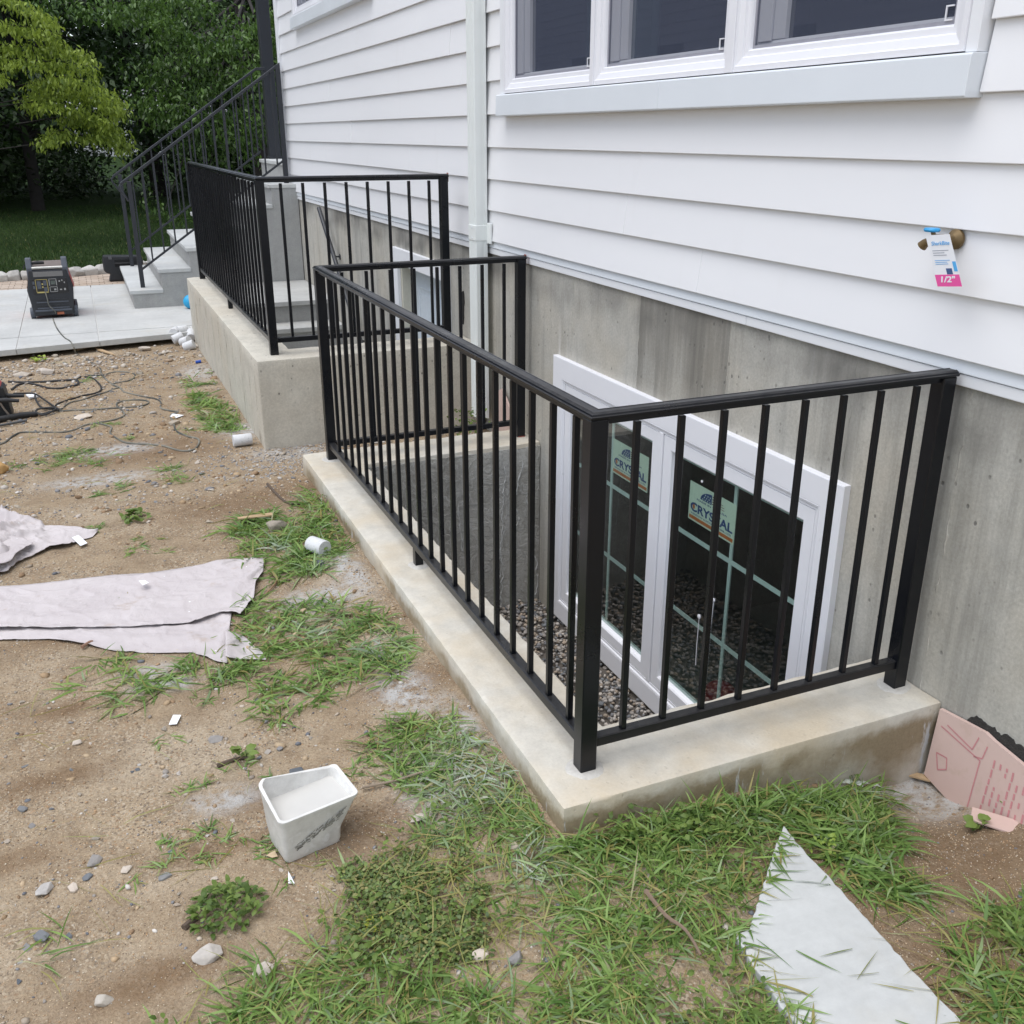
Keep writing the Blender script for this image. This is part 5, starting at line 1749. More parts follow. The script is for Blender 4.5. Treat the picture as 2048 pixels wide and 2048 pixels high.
# yard grit
def notwell(X, Y):
    return ~(((X > -.12) & (Y > -.12) & (Y < 3.25)) | ((X > -.22) & (Y > 3.9)))
X, Y = scatter(26000, -2.3, 1.2, -1.1, 7.5, lambda X, Y: notwell(X, Y)*(.35+.65*(wob(X, Y, 3.0, 5, 1.0, 3) > .1)))
S = rng.uniform(.004, .011, len(X))*(1+.9*(Y > 3))*rng.choice([.7, 1, 1.7, 2.6], len(X), p=[.58, .32, .08, .02])
pebble_cloud('gravel', X, Y, gz(X, Y)+S*.10, S, PAL[rng.integers(0, len(PAL), len(X))]*rng.uniform(.8, 1.15, (len(X), 1)), 'fine grit and small stones strewn over the bare dirt', sub=1)
X, Y = scatter(120000, -2.0, 1.2, -1.0, 3.2, lambda X, Y: notwell(X, Y)*(.25+.75*(wob(X, Y, 2.6, 5, 1.0, 29) > -.2))*np.clip(1.15-.28*(Y+1), .15, 1))
S = rng.uniform(.0022, .0058, len(X))*(1+.25*np.maximum(0, Y))
_oct = np.array([(1, 0, 0), (-1, 0, 0), (0, 1, 0), (0, -1, 0), (0, 0, 1), (0, 0, -1)])*.5
_of = np.array([(0, 2, 4), (2, 1, 4), (1, 3, 4), (3, 0, 4), (2, 0, 5), (1, 2, 5), (3, 1, 5), (0, 3, 5)])
a_ = rng.uniform(0, 6.28, len(X))
q_ = _oct[None]*rng.uniform(.6, 1.25, (len(X), 6, 1))*S[:, None, None]*np.array([1, .85, .7])[None, None]
ca_, sa_ = np.cos(a_)[:, None], np.sin(a_)[:, None]
V = np.stack([q_[..., 0]*ca_-q_[..., 1]*sa_+X[:, None], q_[..., 0]*sa_+q_[..., 1]*ca_+Y[:, None], q_[..., 2]+(gz(X, Y)+S*.12)[:, None]], 2).reshape(-1, 3)
F = (_of[None]+(np.arange(len(X))*6)[:, None, None]).reshape(-1, 3)
GP = np.array([(.62, .50, .35), (.50, .38, .25), (.34, .24, .15), (.70, .62, .50), (.20, .15, .11), (.55, .36, .20), (.44, .40, .35), (.58, .46, .31)])
o = npmesh('coarse_sand', V, F, MAT['gravel'], np.repeat(GP[rng.integers(0, 8, len(X))]*rng.uniform(.8, 1.15, (len(X), 1)), 6, 0))
tag(o, 'coarse tan sand grains on the bare dirt', 'sand', kind='stuff')
X, Y = scatter(16000, -2.3, 1.2, -1.1, 7.5, lambda X, Y: notwell(X, Y)*(.15+.85*(wob(X, Y, 4.2, 6, 1.0, 21) > .15)))
S = rng.uniform(.004, .013, len(X))*(1+.8*(Y > 3))*rng.choice([.7, 1, 1.8, 3.0], len(X), p=[.5, .36, .11, .03])
SOIL = np.array([(.34, .24, .145), (.42, .31, .195), (.28, .19, .115), (.48, .37, .245), (.24, .16, .095)])
pebble_cloud('soil_clods', X, Y, gz(X, Y)+S*.03, S, SOIL[rng.integers(0, 5, len(X))]*rng.uniform(.85, 1.12, (len(X), 1)), 'crumbled clods of dry tan soil over the bare yard', cat='soil')
# rubble strip along the patio edge
X, Y = scatter(1500, -2.4, -.22, 6.0, 7.75, lambda X, Y: np.exp(-((Y-(pfront(X)-.45))/.40)**2))
S = rng.uniform(.012, .05, len(X))*rng.choice([.6, 1, 1.5], len(X), p=[.5, .4, .1])
pebble_cloud('rubble', X, Y, gz(X, Y)+S*.14, S, np.array([(.44, .39, .32), (.52, .47, .40), (.36, .27, .19), (.58, .54, .49), (.30, .27, .24)])[rng.integers(0, 5, len(X))], 'pale broken rubble heaped along the front edge of the patio', cat='rubble')
# grey crushed stone at the wall foot
X, Y = scatter(1500, -.75, .3, 3.25, 3.93, lambda X, Y: ((X < -.15) | (Y > 3.28))*np.exp(-((X+.1)/.38)**2))
S = rng.uniform(.006, .018, len(X))
pebble_cloud('crushed_stone', X, Y, gz(X, Y)+S*.12, S, np.array([(.36, .36, .37), (.26, .27, .28), (.46, .46, .46), (.38, .33, .27)])[rng.integers(0, 4, len(X))], 'grey crushed stone at the foot of the stairwell wall', cat='gravel')
# window-well gravel floor
tag(obj('well_floor', MB().box(.16, FX-.001, .18, 2.95, -1.2, -1.03), plain('well_dirt', (.11, .095, .08), .95, var=.4, scale=60, bump=.6), None, (.6, 1.5, -1.03)), kind='structure')
X, Y = scatter(6500, .18, FX-.01, .20, 2.92)
S = rng.uniform(.016, .034, len(X))
pebble_cloud('well_gravel', X, Y, -1.03+rng.uniform(0, .03, len(X)), S, np.array([(.36, .33, .30), (.46, .43, .40), (.25, .25, .26), (.18, .19, .20), (.50, .46, .41), (.40, .33, .26)])[rng.integers(0, 6, len(X))]*rng.uniform(.75, 1.1, (len(X), 1)), 'rounded grey and tan gravel on the floor of the window well', flat=.7, smooth=True)

# ---- triangular bluestone offcut in the grass
fs = [(1568, 1650), (1608, 1700), (1665, 1760), (1735, 1838), (1830, 1945), (1922, 2040), (1905, 2075), (1640, 2100), (1560, 2010), (1500, 1920), (1468, 1868), (1498, 1858), (1520, 1790), (1548, 1700)]
pl0 = [on(a, b, 2, -.085)[:2] for a, b in fs]
pl = []
for i in range(len(pl0)):
    a_, b_ = pl0[i], pl0[(i+1) % len(pl0)]
    m_ = max(1, int(np.hypot(*(b_-a_))/.016))
    for q in range(m_):
        c_ = a_+(b_-a_)*q/m_
        pl.append((c_[0]+rng.normal(0, .0013), c_[1]+rng.normal(0, .0013)))
fl = thing('flagstone', (.33, -.55, -.1), 'pale triangular bluestone offcut lying in the grass at the lower right', 'stone slab')
obj('slab', MB().prism(pl, -.128, -.085), MAT['slabm'], fl, bevel=.0035)
# ---- pink printed boards
def mk_pink():
    t = NT('faded_pink_board')
    g_ = t.geo()
    c = t.mix(t.noise(5, 5, co=g_), (.54, .385, .335), (.65, .49, .43))
    c = t.mix(t.ramp(t.noise(16, 5, .7, co=g_), [(.55, 0), (.75, .5)]), c, (.47, .35, .25))
    t.setc(c)
    t.setr(.85)
    return t.m
PINK = mk_pink()
M_red = plain('faded_red_print', (.55, .24, .245), .8, var=.2, scale=200)
bd = thing('foam_board', (1.2, -.4, -.25), 'faded pink printed board leaning on the foundation at the right edge', 'board')
def bX(y, z):
    return 1.208-(.02-z)*.12
outl = [(-.137, -.245), (-.128, -.012), (-.30, .005), (-.335, -.003), (-.47, -.02), (-.75, -.05), (-.80, -.32), (-.45, -.32)]
v = [(bX(y, z), y, z) for y, z in outl]+[(bX(y, z)+.012, y, z) for y, z in outl]
n_ = len(outl)
obj('panel', MB().add(v, [tuple(range(n_)), tuple(range(2*n_-1, n_-1, -1))]+[(i, n_+i, n_+(i+1) % n_, (i+1) % n_) for i in range(n_)]), PINK, bd)
def bline(y0, z0, y1, z1, w_=.0022):
    dx, dz_ = y1-y0, z1-z0
    l_ = math.hypot(dx, dz_)
    nx_, nz_ = -dz_/l_*w_, dx/l_*w_
    q = [(y0+nx_, z0+nz_), (y1+nx_, z1+nz_), (y1-nx_, z1-nz_), (y0-nx_, z0-nz_)]
    return [(bX(y, z)-.0012, y, z) for y, z in q]
pr_ = MB()
for sg in ((-.15, -.06, -.31, -.085), (-.17, -.045, -.275, -.068), (-.31, -.085, -.315, -.29), (-.275, -.068, -.285, -.02), (-.315, -.075, -.32, -.03), (-.285, -.085, -.315, -.075), (-.16, -.15, -.20, -.145), (-.20, -.145, -.21, -.18), (-.21, -.18, -.18, -.20), (-.18, -.20, -.16, -.15)):
    pr_.add(bline(*sg), [(0, 1, 2, 3)])
for i in range(9):
    y_ = -.355-i*.022
    z_ = -.055
    while z_ > -.30:
        l_ = random.uniform(.008, .03)
        if random.random() < .75:
            pr_.add(bline(y_, z_, y_-.002, z_-l_, .0032), [(0, 1, 2, 3)])
        z_ -= l_+.006
obj('print', pr_, M_red, bd)
b3 = thing('foam_board', (1.1, 3.35, -.1), 'faded pink board standing behind the far end of the window well beside the downspout', 'board')
obj('panel', MB().prism([(3.27, -.15), (3.62, -.15), (3.60, .14), (3.45, .20), (3.27, .06)], 1.195, 1.207, ax=0), PINK, b3)
b4 = thing('foam_board', (1.0, 3.6, -.1), 'small pink board piece standing left of the downspout', 'board')
obj('panel', MB().prism([(3.78, -.15), (3.89, -.15), (3.89, .18), (3.85, .20), (3.78, .12)], 1.19, 1.202, ax=0), PINK, b4)
bp_ = gp(1985, 1645)
b5 = thing('board_scrap', tuple(bp_), 'torn pink board scrap on the ground under the printed board', 'scrap')
obj('piece', MB().prism([(bp_[0]-.02, bp_[1]+.06), (bp_[0]+.07, bp_[1]-.06), (bp_[0]+.01, bp_[1]-.10), (bp_[0]-.07, bp_[1]+.02)], bp_[2]+.012, bp_[2]+.02), PINK, b5, bevel=.002)
# ---- paper and wood scraps
def scrap(name, pts, m, label, cat, th=.0012, lift=.006, org=(0, 0), k=1.0):
    P3 = [gp(org[0]+a*k, org[1]+b*k) for a, b in pts]
    c_ = sum(P3)/len(P3)
    z_ = max(float(gz(p[0], p[1])) for p in P3)+lift
    o = obj(name, MB().prism([(p[0], p[1]) for p in P3], z_, z_+th), m, None, (c_[0], c_[1], z_))
    return tag(o, label, cat)
scrap('paper_scrap', [(347, 1434), (363, 1434), (354, 1453), (338, 1453)], M_white, 'small white card lying on bare dirt below the drop cloth', 'paper scrap')
scrap('paper_scrap', [(577, 1747), (590, 1771), (577, 1771)], M_white, 'white paper sliver in front of the tub', 'paper scrap')
scrap('paper_scrap', [(280, 1178), (292, 1176), (300, 1182), (288, 1187)], M_white, 'white scrap lying on the flat drop cloth', 'paper scrap', lift=.036)
scrap('paper_scrap', [(345, 829), (368, 833), (352, 838), (340, 836)], M_white, 'white tag scrap beside the bend of the cord', 'paper scrap')
scrap('paper_scrap', [(52, 793), (72, 790), (78, 796), (60, 800)], M_white, 'white crumpled scrap behind the welding plugs', 'paper scrap', th=.012)
tanw = plain('split_wood', (.44, .31, .18), .8, var=.25, scale=40)
scrap('wood_scrap', [(1815, 1546), (1862, 1562), (1858, 1574), (1809, 1558)], tanw, 'pale wood chip on cement dust by the curb corner', 'wood scrap', th=.006)
scrap('wood_scrap', [(476, 1046), (545, 1036), (547, 1040), (478, 1050)], tanw, 'thin wood strip in the grass beside the stone lump', 'wood scrap', th=.006, lift=.02)
scrap('wood_scrap', [(190, 698), (225, 710), (232, 715), (195, 704)], tanw, 'long wood splinter in the rubble before the patio', 'wood scrap', th=.01, lift=.012)
scrap('wood_scrap', [(146, 700), (172, 694), (174, 699), (150, 705)], tanw, 'wood splinter under the cord at the patio edge', 'wood scrap', th=.01, lift=.012)
scrap('cardboard_scrap', [(533, 1715), (550, 1705), (556, 1718), (545, 1720)], plain('cardboard', (.52, .40, .26), .8), 'tan cardboard corner sticking out left of the tub', 'scrap')
dkw = plain('dark_twig', (.10, .072, .052), .85, var=.3, scale=60)
def twig(px, r_, label, m=dkw, lift=.006):
    pts_ = []
    for a, b in px:
        p = gp(a, b)
        pts_.append((p[0], p[1], p[2]+lift))
    path = spl(pts_, 4)
    o = obj('twig', MB().tube(path, [r_*(1-.5*i/len(path)) for i in range(len(path))], 6), m, None, path[0])
    return tag(o, label, 'twig')
twig([(725, 1582), (790, 1568), (860, 1548), (950, 1545)], .004, 'long brown twig running from the tub into the grass', plain('grey_twig', (.27, .215, .16), .85), .012)
twig([(435, 1535), (470, 1522), (510, 1517)], .007, 'dark twig beside the seedling')
twig([(1290, 1800), (1330, 1850), (1370, 1880), (1400, 1930)], .006, 'brown twig half buried in the grass left of the flagstone', plain('brown_twig', (.20, .14, .10), .85), .03)
twig([(368, 1860), (385, 1845), (398, 1838)], .009, 'short stub of wood left of the leafy weed')
twig([(165, 1300), (180, 1290), (187, 1288)], .007, 'short reddish twig at the lower hem of the drop cloth', plain('red_twig', (.26, .15, .10), .85), .012)
twig([(535, 965+5), (570, 1005), (600, 1010)], .008, 'dark broken bark pieces near the far curb end')
twig([(540, 1150), (555, 1165), (530, 1195)], .006, 'brown stick beside the right end of the drop cloth', plain('brown_twig2', (.28, .18, .10), .85), .012)
bcap = gp(397, 727)
tag(obj('bottle_cap', MB().tube([(bcap[0]-.022, bcap[1], bcap[2]+.014), (bcap[0]+.022, bcap[1]+.006, bcap[2]+.016)], [.013, .014], 12), plain('blue_cap', (.02, .08, .40), .4), None, tuple(bcap), smooth=True), 'small blue plastic cap on the dirt beside the stairwell wall', 'cap')

# ================================================================== grass and weeds
GRASS = mk_leaf('crabgrass_blade', (.075, .165, .030), (.290, .420, .115), .34, .45, (.58, .61, .57))
WEED = mk_leaf('weed_leaf', (.060, .110, .018), (.185, .260, .060), .25, .5, (.50, .52, .49))
def inside_solid(x, y):
    return ((x > -.115) & (y > -.12) & (y < 3.245)) | ((x > -.215) & (y > 3.905)) | (x > 1.21)
def sample_poly(Pg, n_):
    out = []
    x0, y0 = Pg.min(0)
    x1, y1 = Pg.max(0)
    while len(out) < n_:
        x = rng.uniform(x0, x1, 4*n_)
        y = rng.uniform(y0, y1, 4*n_)
        m_ = inpoly(Pg, x, y) & ~inside_solid(x, y)
        out += list(zip(x[m_], y[m_]))
        if m_.sum() == 0:
            break
    return np.array(out[:n_])
FLAG = np.array(pl if False else [on(a, b, 2, -.085)[:2] for a, b in fs])
DUSTC = [(gp(a, b)[:2], r_) for a, b, r_ in ((975, 1480, .10), (930, 1520, .10), (985, 1560, .10), (900, 1610, .09), (880, 1620, .06), (640, 1130, .05), (560, 1100, .05), (1060, 1740, .07), (640, 1260, .08), (760, 1290, .08), (1690, 1590, .03))]
def dustf(x, y):
    d = 0*x
    for c_, r_ in DUSTC:
        d = np.maximum(d, np.exp(-((x-c_[0])**2+(y-c_[1])**2)/(r_*r_)))
    return d
GV, GF, GC = [], [], []
def blades(x, y, ln, wd, el, az, bend, rows=5, tint=None, dead=None, zoff=0, dust=True, flat_over=True):
    n_ = len(x)
    s_ = np.linspace(0, 1, rows)[None, :]
    hor = ln[:, None]*(s_*np.cos(el)[:, None]+.25*bend[:, None]*s_**2)
    ver = ln[:, None]*(s_*np.sin(el)[:, None]-bend[:, None]*s_**2*.9)
    # sideways curl
    cur = rng.normal(0, .16, n_)[:, None]*s_**2*ln[:, None]
    ca, sa = np.cos(az)[:, None], np.sin(az)[:, None]
    cx = x[:, None]+hor*ca-cur*sa
    cy = y[:, None]+hor*sa+cur*ca
    z0 = gz(cx, cy)
    if flat_over:
        fl_ = inpoly(FLAG, cx.ravel(), cy.ravel()).reshape(cx.shape)
        z0 = np.where(fl_, -.083, z0)
    cz = np.maximum(gz(x, y)[:, None]+zoff+ver, z0+.0025)
    hit = (inside_solid(cx, cy) & (cz < .006)).any(1)
    if hit.any():
        k_ = ~hit
        x, y, ln, wd, el, az, bend = x[k_], y[k_], ln[k_], wd[k_], el[k_], az[k_], bend[k_]
        cx, cy, cz, ca, sa = cx[k_], cy[k_], cz[k_], ca[k_], sa[k_]
        tint = tint[k_] if tint is not None else None
        dead = dead[k_] if dead is not None else None
        n_ = len(x)
    wv_s = np.clip(np.sin(np.pi*np.clip(s_*.82+.14, 0, 1)), 0, 1)*(1-s_**6*.9)
    hw = wd[:, None]*.5*wv_s
    roll = rng.normal(0, .6, n_)[:, None]
    ox, oy, oz = -sa*np.cos(roll)*hw, ca*np.cos(roll)*hw, np.sin(roll)*hw
    A = np.stack([cx+ox, cy+oy, cz+oz], 2)
    B = np.stack([cx-ox, cy-oy, cz-oz], 2)
    Vv = np.stack([A, B], 2).reshape(n_, rows*2, 3)
    base = sum(len(q) for q in GV)
    idx = base+(np.arange(n_)*rows*2)[:, None]
    for r_ in range(rows-1):
        GF.append(np.stack([idx[:, 0]+2*r_, idx[:, 0]+2*r_+1, idx[:, 0]+2*r_+3, idx[:, 0]+2*r_+2], 1))
    t0 = rng.uniform(0, 1, n_) if tint is None else tint
    dd = (rng.uniform(0, 1, n_) < .12).astype(float)*rng.uniform(.4, 1, n_) if dead is None else dead
    du = dustf(x, y)*rng.uniform(.1, 1.0, n_)*(rng.uniform(0, 1, n_) < .75) if dust else 0*x
    du = np.maximum(du, (rng.uniform(0, 1, n_) < .10)*.22)
    c_ = np.stack([t0, dd, du], 1)
    GV.append(Vv.reshape(-1, 3))
    GC.append(np.repeat(c_, rows*2, 0))
def clumps(pts, nb, lmin, lmax, wmin, wmax, up_=.5, spread=.02):
    n_ = len(pts)
    k = rng.integers(max(2, int(nb*.5)), int(nb*1.5)+1, n_)
    x = np.repeat(pts[:, 0], k)+rng.normal(0, spread, k.sum())
    y = np.repeat(pts[:, 1], k)+rng.normal(0, spread, k.sum())
    ct0 = np.repeat(rng.uniform(0, 1, n_), k)
    az0 = np.repeat(rng.uniform(0, 6.28, n_), k)
    m_ = k.sum()
    az = np.where(rng.uniform(0, 1, m_) < .55, az0+rng.normal(0, .9, m_), rng.uniform(0, 6.28, m_))
    ok = ~inside_solid(x, y)
    ln = rng.uniform(lmin, lmax, m_)*rng.uniform(.7, 1.1, m_)
    wd_ = rng.uniform(wmin, wmax, m_)
    el = rng.uniform(.15, .25+up_*1.2, m_)
    bd_ = rng.uniform(.15, .75, m_)
    t_ = np.clip(ct0*.6+rng.uniform(0, .5, m_), 0, 1)
    blades(x[ok], y[ok], ln[ok], wd_[ok], el[ok], az[ok], bd_[ok], tint=t_[ok])
REG = {
 'A': [(300, 2040), (300, 1932), (430, 1825), (560, 1785), (640, 1720), (650, 1650), (760, 1585), (840, 1500), (850, 1400), (960, 1420), (1010, 1480), (1060, 1550), (1180, 1545), (1400, 1520), (1560, 1490), (1660, 1500), (1660, 1560), (1560, 1600), (1480, 1550), (1430, 1680), (1375, 1770), (1440, 1850), (1560, 1960), (1560, 2040)],
 'B': [(1490, 1555), (1640, 1520), (1690, 1560), (1680, 1640), (1760, 1680), (1640, 1700)],
 'B2': [(1640, 1690), (1720, 1660), (1940, 1740), (1990, 2000), (1830, 1932), (1760, 1850)],
 'B3': [(1800, 1780), (1960, 1690), (1990, 2040), (1860, 1950)],
 'C': [(690, 1400), (760, 1370), (830, 1345), (1000, 1460), (900, 1520), (760, 1500)],
 'D': [(445, 1210), (470, 1130), (600, 1140), (700, 1150), (790, 1210), (765, 1280), (640, 1300), (520, 1375), (470, 1325), (560, 1255)],
 'E': [(135, 1295), (190, 1235), (520, 1250), (490, 1290), (310, 1305), (240, 1355), (200, 1330)],
 'F': [(490, 965), (575, 985), (590, 910), (660, 1000), (655, 1030), (620, 1080), (530, 1100), (470, 1065), (430, 1000)],
 'G': [(350, 700), (372, 740), (430, 770), (470, 812), (400, 818), (368, 770)],
 'S': [(965, 1435), (1010, 1470), (1060, 1545), (1100, 1600), (1000, 1560), (930, 1480)],
 'T': [(1050, 1545), (1560, 1490), (1660, 1490), (1650, 1530), (1400, 1590), (1080, 1610)],
}
RP = {k_: gpoly(v_) for k_, v_ in REG.items()}
MATP = gpoly([(600, 1720), (640, 1640), (760, 1590), (920, 1590), (1040, 1690), (1000, 1800), (800, 1830), (620, 1800)])
def parea(Pg):
    x, y = Pg[:, 0], Pg[:, 1]
    return .5*abs(np.dot(x, np.roll(y, 1))-np.dot(y, np.roll(x, 1)))
def region(k_, per, nb, l0, l1, w0, w1, up_=.5, thr=-.9, spread=.02):
    pts_ = sample_poly(RP[k_], max(3, int(parea(RP[k_])*per)))
    x, y = pts_[:, 0], pts_[:, 1]
    keep = wob(x, y, 9.0, 6, 1.0, 5) > thr
    keep &= ~(inpoly(MATP, x, y) & (rng.uniform(0, 1, len(x)) < .80))
    keep &= ~inpoly(FLAG, x, y)
    clumps(pts_[keep], nb, l0, l1, w0, w1, up_, spread)
region('A', 760, 9, .045, .13, .003, .0075, .50, -.50)
region('A', 110, 7, .03, .075, .007, .0115, .35, -.1)
region('T', 160, 7, .03, .08, .007, .0115, .4, -.4)
region('D', 60, 7, .03, .08, .007, .0115, .35, -.1)
region('T', 900, 10, .06, .16, .004, .0085, .80, -1.2)
region('S', 600, 9, .04, .11, .003, .0070, .5, -1.0)
region('B', 1000, 10, .06, .17, .004, .0095, .5, -1.1)
region('B2', 300, 8, .06, .17, .003, .0085, .35, -.2)
region('B3', 700, 9, .06, .16, .004, .0095, .5, -.7)
region('C', 620, 9, .045, .12, .004, .0080, .4, -.9)
region('D', 440, 9, .05, .13, .0045, .0090, .45, -.7)
region('E', 360, 9, .05, .13, .0045, .0090, .45, -.6)
region('F', 480, 9, .06, .15, .005, .0100, .55, -.8)
region('G', 330, 9, .07, .16, .006, .011, .6, -1.2)
for (px, py, n_, l_) in ((130, 915, 10, .10), (160, 905, 9, .10), (195, 925, 7, .09), (110, 935, 4, .08), (205, 990, 4, .07), (240, 975, 6, .08), (258, 1180, 2, .05), (318, 1092, 3, .05), (372, 862, 4, .07), (340, 940, 6, .09), (355, 955, 6, .09), (425, 1385, 2, .05), (330, 1466, 2, .05), (418, 1680, 6, .05), (330, 1720, 6, .05), (550, 1690, 3, .06), (520, 1690, 4, .04), (410, 1560, 3, .05), (480, 1540, 3, .05), (95, 1905, 3, .09), (85, 925, 4, .07), (30, 930, 4, .06), (195, 850, 3, .05), (173, 761, 6, .08), (430, 745, 8, .08), (410, 770, 8, .09), (455, 700, 4, .08), (210, 850, 3, .05), (255, 880, 3, .06), (270, 1095, 4, .05), (195, 1056, 5, .05), (600, 1010, 6, .08), (1760, 1620, 4, .10), (560, 1445, 2, .03), (600, 1730, 2, .06), (735, 1535, 5, .05), (1020, 1000, 0, 0)):
    if n_:
        c_ = gp(px, py)
        pts_ = np.array([[c_[0]+rng.normal(0, .035), c_[1]+rng.normal(0, .045)] for _ in range(n_)])
        clumps(pts_, 8, l_*.6, l_*1.2, .003, .0065, .5, .012)
o = npmesh('grass', np.concatenate(GV), np.concatenate(GF), GRASS, np.concatenate(GC), True)
tag(o, 'patches of trampled green crabgrass growing in the dirt around the curb', 'grass', kind='stuff')
# seed stalks and straw
GV, GF, GC = [], [], []
pts_ = np.concatenate([sample_poly(RP['A'], 800), sample_poly(MATP, 200), sample_poly(RP['T'], 80), sample_poly(RP['C'], 80), sample_poly(RP['B2'], 110), sample_poly(RP['D'], 25), sample_poly(RP['B3'], 60), sample_poly(DIRT2, 60), sample_poly(DIRT, 40)])
n_ = len(pts_)
blades(pts_[:, 0], pts_[:, 1], rng.uniform(.05, .20, n_), rng.uniform(.0012, .0045, n_), rng.uniform(.02, .45, n_), rng.uniform(0, 6.28, n_), rng.uniform(.1, .5, n_), tint=rng.uniform(.5, 1, n_), dead=rng.uniform(.45, 1, n_), zoff=.008)
o = npmesh('straw', np.concatenate(GV), np.concatenate(GF), GRASS, np.concatenate(GC), True)
tag(o, 'dry straw and pale grass stalks strewn over grass and dirt', 'straw', kind='stuff')
GV, GF, GC = [], [], []
pts_ = sample_poly(FLAG, 13)
n_ = len(pts_)
blades(pts_[:, 0], pts_[:, 1], rng.uniform(.05, .15, n_), rng.uniform(.002, .006, n_), rng.uniform(.0, .12, n_), rng.uniform(0, 6.28, n_), rng.uniform(.2, .6, n_), tint=rng.uniform(.0, .7, n_), dead=(rng.uniform(0, 1, n_) < .4)*rng.uniform(.3, 1, n_), zoff=.02, dust=False)
o = npmesh('grass_clippings', np.concatenate(GV), np.concatenate(GF), GRASS, np.concatenate(GC), True)
tag(o, 'stray grass blades fallen across the triangular flagstone', 'grass', kind='stuff')
# low broadleaf mat
def leaf_cloud(name, X, Y, Z, size, tiltmax, mat_, label, cat, kind='stuff', tint=None, dead=None, dust=None, aspect=.55, parent=None, fold=.12):
    n_ = len(X)
    az = rng.uniform(0, 6.28, n_)
    ti = rng.uniform(-.1, tiltmax, n_)
    ro = rng.normal(0, .35, n_)
    # 6-point leaf: base, two sides low, two sides high, tip -> 4 tris as two quads
    t_ = np.array([0, .35, .35, .72, .72, 1.0])
    s_ = np.array([0, 1, -1, .75, -.75, 0])*aspect*.5
    zf = np.array([0, fold, fold, fold*.8, fold*.8, -.12])
    px = t_[None]*size[:, None]
    py = s_[None]*size[:, None]
    pz = zf[None]*size[:, None]
    py, pz = py*np.cos(ro)[:, None]-pz*np.sin(ro)[:, None], py*np.sin(ro)[:, None]+pz*np.cos(ro)[:, None]
    px, pz = px*np.cos(ti)[:, None]-pz*np.sin(ti)[:, None], px*np.sin(ti)[:, None]+pz*np.cos(ti)[:, None]
    ca, sa = np.cos(az)[:, None], np.sin(az)[:, None]
    V_ = np.stack([X[:, None]+px*ca-py*sa, Y[:, None]+px*sa+py*ca, Z[:, None]+pz], 2).reshape(-1, 3)
    b = (np.arange(n_)*6)[:, None]
    tri = np.array([(0, 1, 2), (1, 3, 2), (2, 3, 4), (3, 5, 4)])
    F_ = (b[:, None]+tri[None]).reshape(-1, 3)
    c_ = np.stack([rng.uniform(0, 1, n_) if tint is None else tint, np.zeros(n_) if dead is None else dead, np.zeros(n_) if dust is None else dust], 1)
    o_ = npmesh(name, V_, F_, mat_, np.repeat(c_, 6, 0), False, parent)
    if label:
        tag(o_, label, cat, kind=kind)
    return o_
pts_ = sample_poly(MATP, 9000)
x, y = pts_[:, 0], pts_[:, 1]
mc = MATP.mean(0)
kp = (wob(x, y, 14, 6, 1.0, 12)+.8*wob(x, y, 40, 5, 1.0, 3) > -.45+2.2*sm(.25, 1.05, np.hypot(x-mc[0], y-mc[1])/.34)+rng.normal(0, .35, len(x)))
x, y = x[kp], y[kp]
leaf_cloud('ground_cover', x, y, gz(x, y)+rng.uniform(.002, .022, len(x)), rng.uniform(.007, .016, len(x)), .6, WEED, 'low mat of small round leaved weeds beside the grass', 'ground cover', dead=(rng.uniform(0, 1, len(x)) < .30)*rng.uniform(.2, .8, len(x)), dust=rng.uniform(0, .10, len(x)), aspect=.6)
# mixed small weeds through the grass
pts_ = np.concatenate([sample_poly(RP['A'], 1500), sample_poly(RP['T'], 500), sample_poly(RP['B'], 350), sample_poly(RP['B3'], 250), sample_poly(RP['F'], 150)])
x, y = pts_[:, 0], pts_[:, 1]
kp = (wob(x, y, 8, 6, 1.0, 22) > .2) & ~inpoly(FLAG, x, y)
x, y = x[kp], y[kp]
leaf_cloud('small_weeds', x, y, gz(x, y)+rng.uniform(.01, .05, len(x)), rng.uniform(.012, .026, len(x)), .6, WEED, 'small leafy weeds mixed through the grass', 'weeds', aspect=.6)
# single plants
def leafy_weed(px, py, rad, n_, size, hmax, label, stems=8, pal=WEED, tint=(0, 1), aspect=.5):
    c_ = gp(px, py)
    t = thing('weed', tuple(c_), label, 'weed')
    a = rng.uniform(0, 6.28, n_)
    r_ = rad*np.sqrt(rng.uniform(0, 1, n_))
    x_ = c_[0]+r_*np.cos(a)
    y_ = c_[1]+r_*np.sin(a)
    z_ = gz(x_, y_)+hmax*(1-.7*(r_/rad)**2)*rng.uniform(.15, 1, n_)
    leaf_cloud('foliage', x_, y_, z_, rng.uniform(size*.6, size*1.2, n_), .7, pal, None, None, parent=t, tint=rng.uniform(*tint, n_), aspect=aspect)
    sm_ = MB()
    for i in range(stems):
        k = rng.integers(0, n_)
        sm_.tube([(c_[0], c_[1], c_[2]), ((c_[0]+x_[k])/2, (c_[1]+y_[k])/2, c_[2]+hmax*.5), (x_[k], y_[k], z_[k])], .0012, 5)
    obj('stem', sm_, plain('green_stem', (.10, .17, .05), .6), t)
    return t
leafy_weed(455, 1822, .085, 260, .024, .055, 'dark leafy weed clump on the bare dirt at the lower left')
leafy_weed(268, 1040, .075, 34, .05, .04, 'grey green rosette weed on the dirt above the drop cloth', tint=(.3, .9), aspect=.6)
leafy_weed(492, 1518, .030, 6, .045, .05, 'pale seedling with round leaves near the tub', stems=5, tint=(.8, 1), aspect=.7)
leafy_weed(2022, 1610, .06, 22, .026, .09, 'clover like weed in front of the pink board at the right edge', stems=9, tint=(.7, 1), aspect=.9)
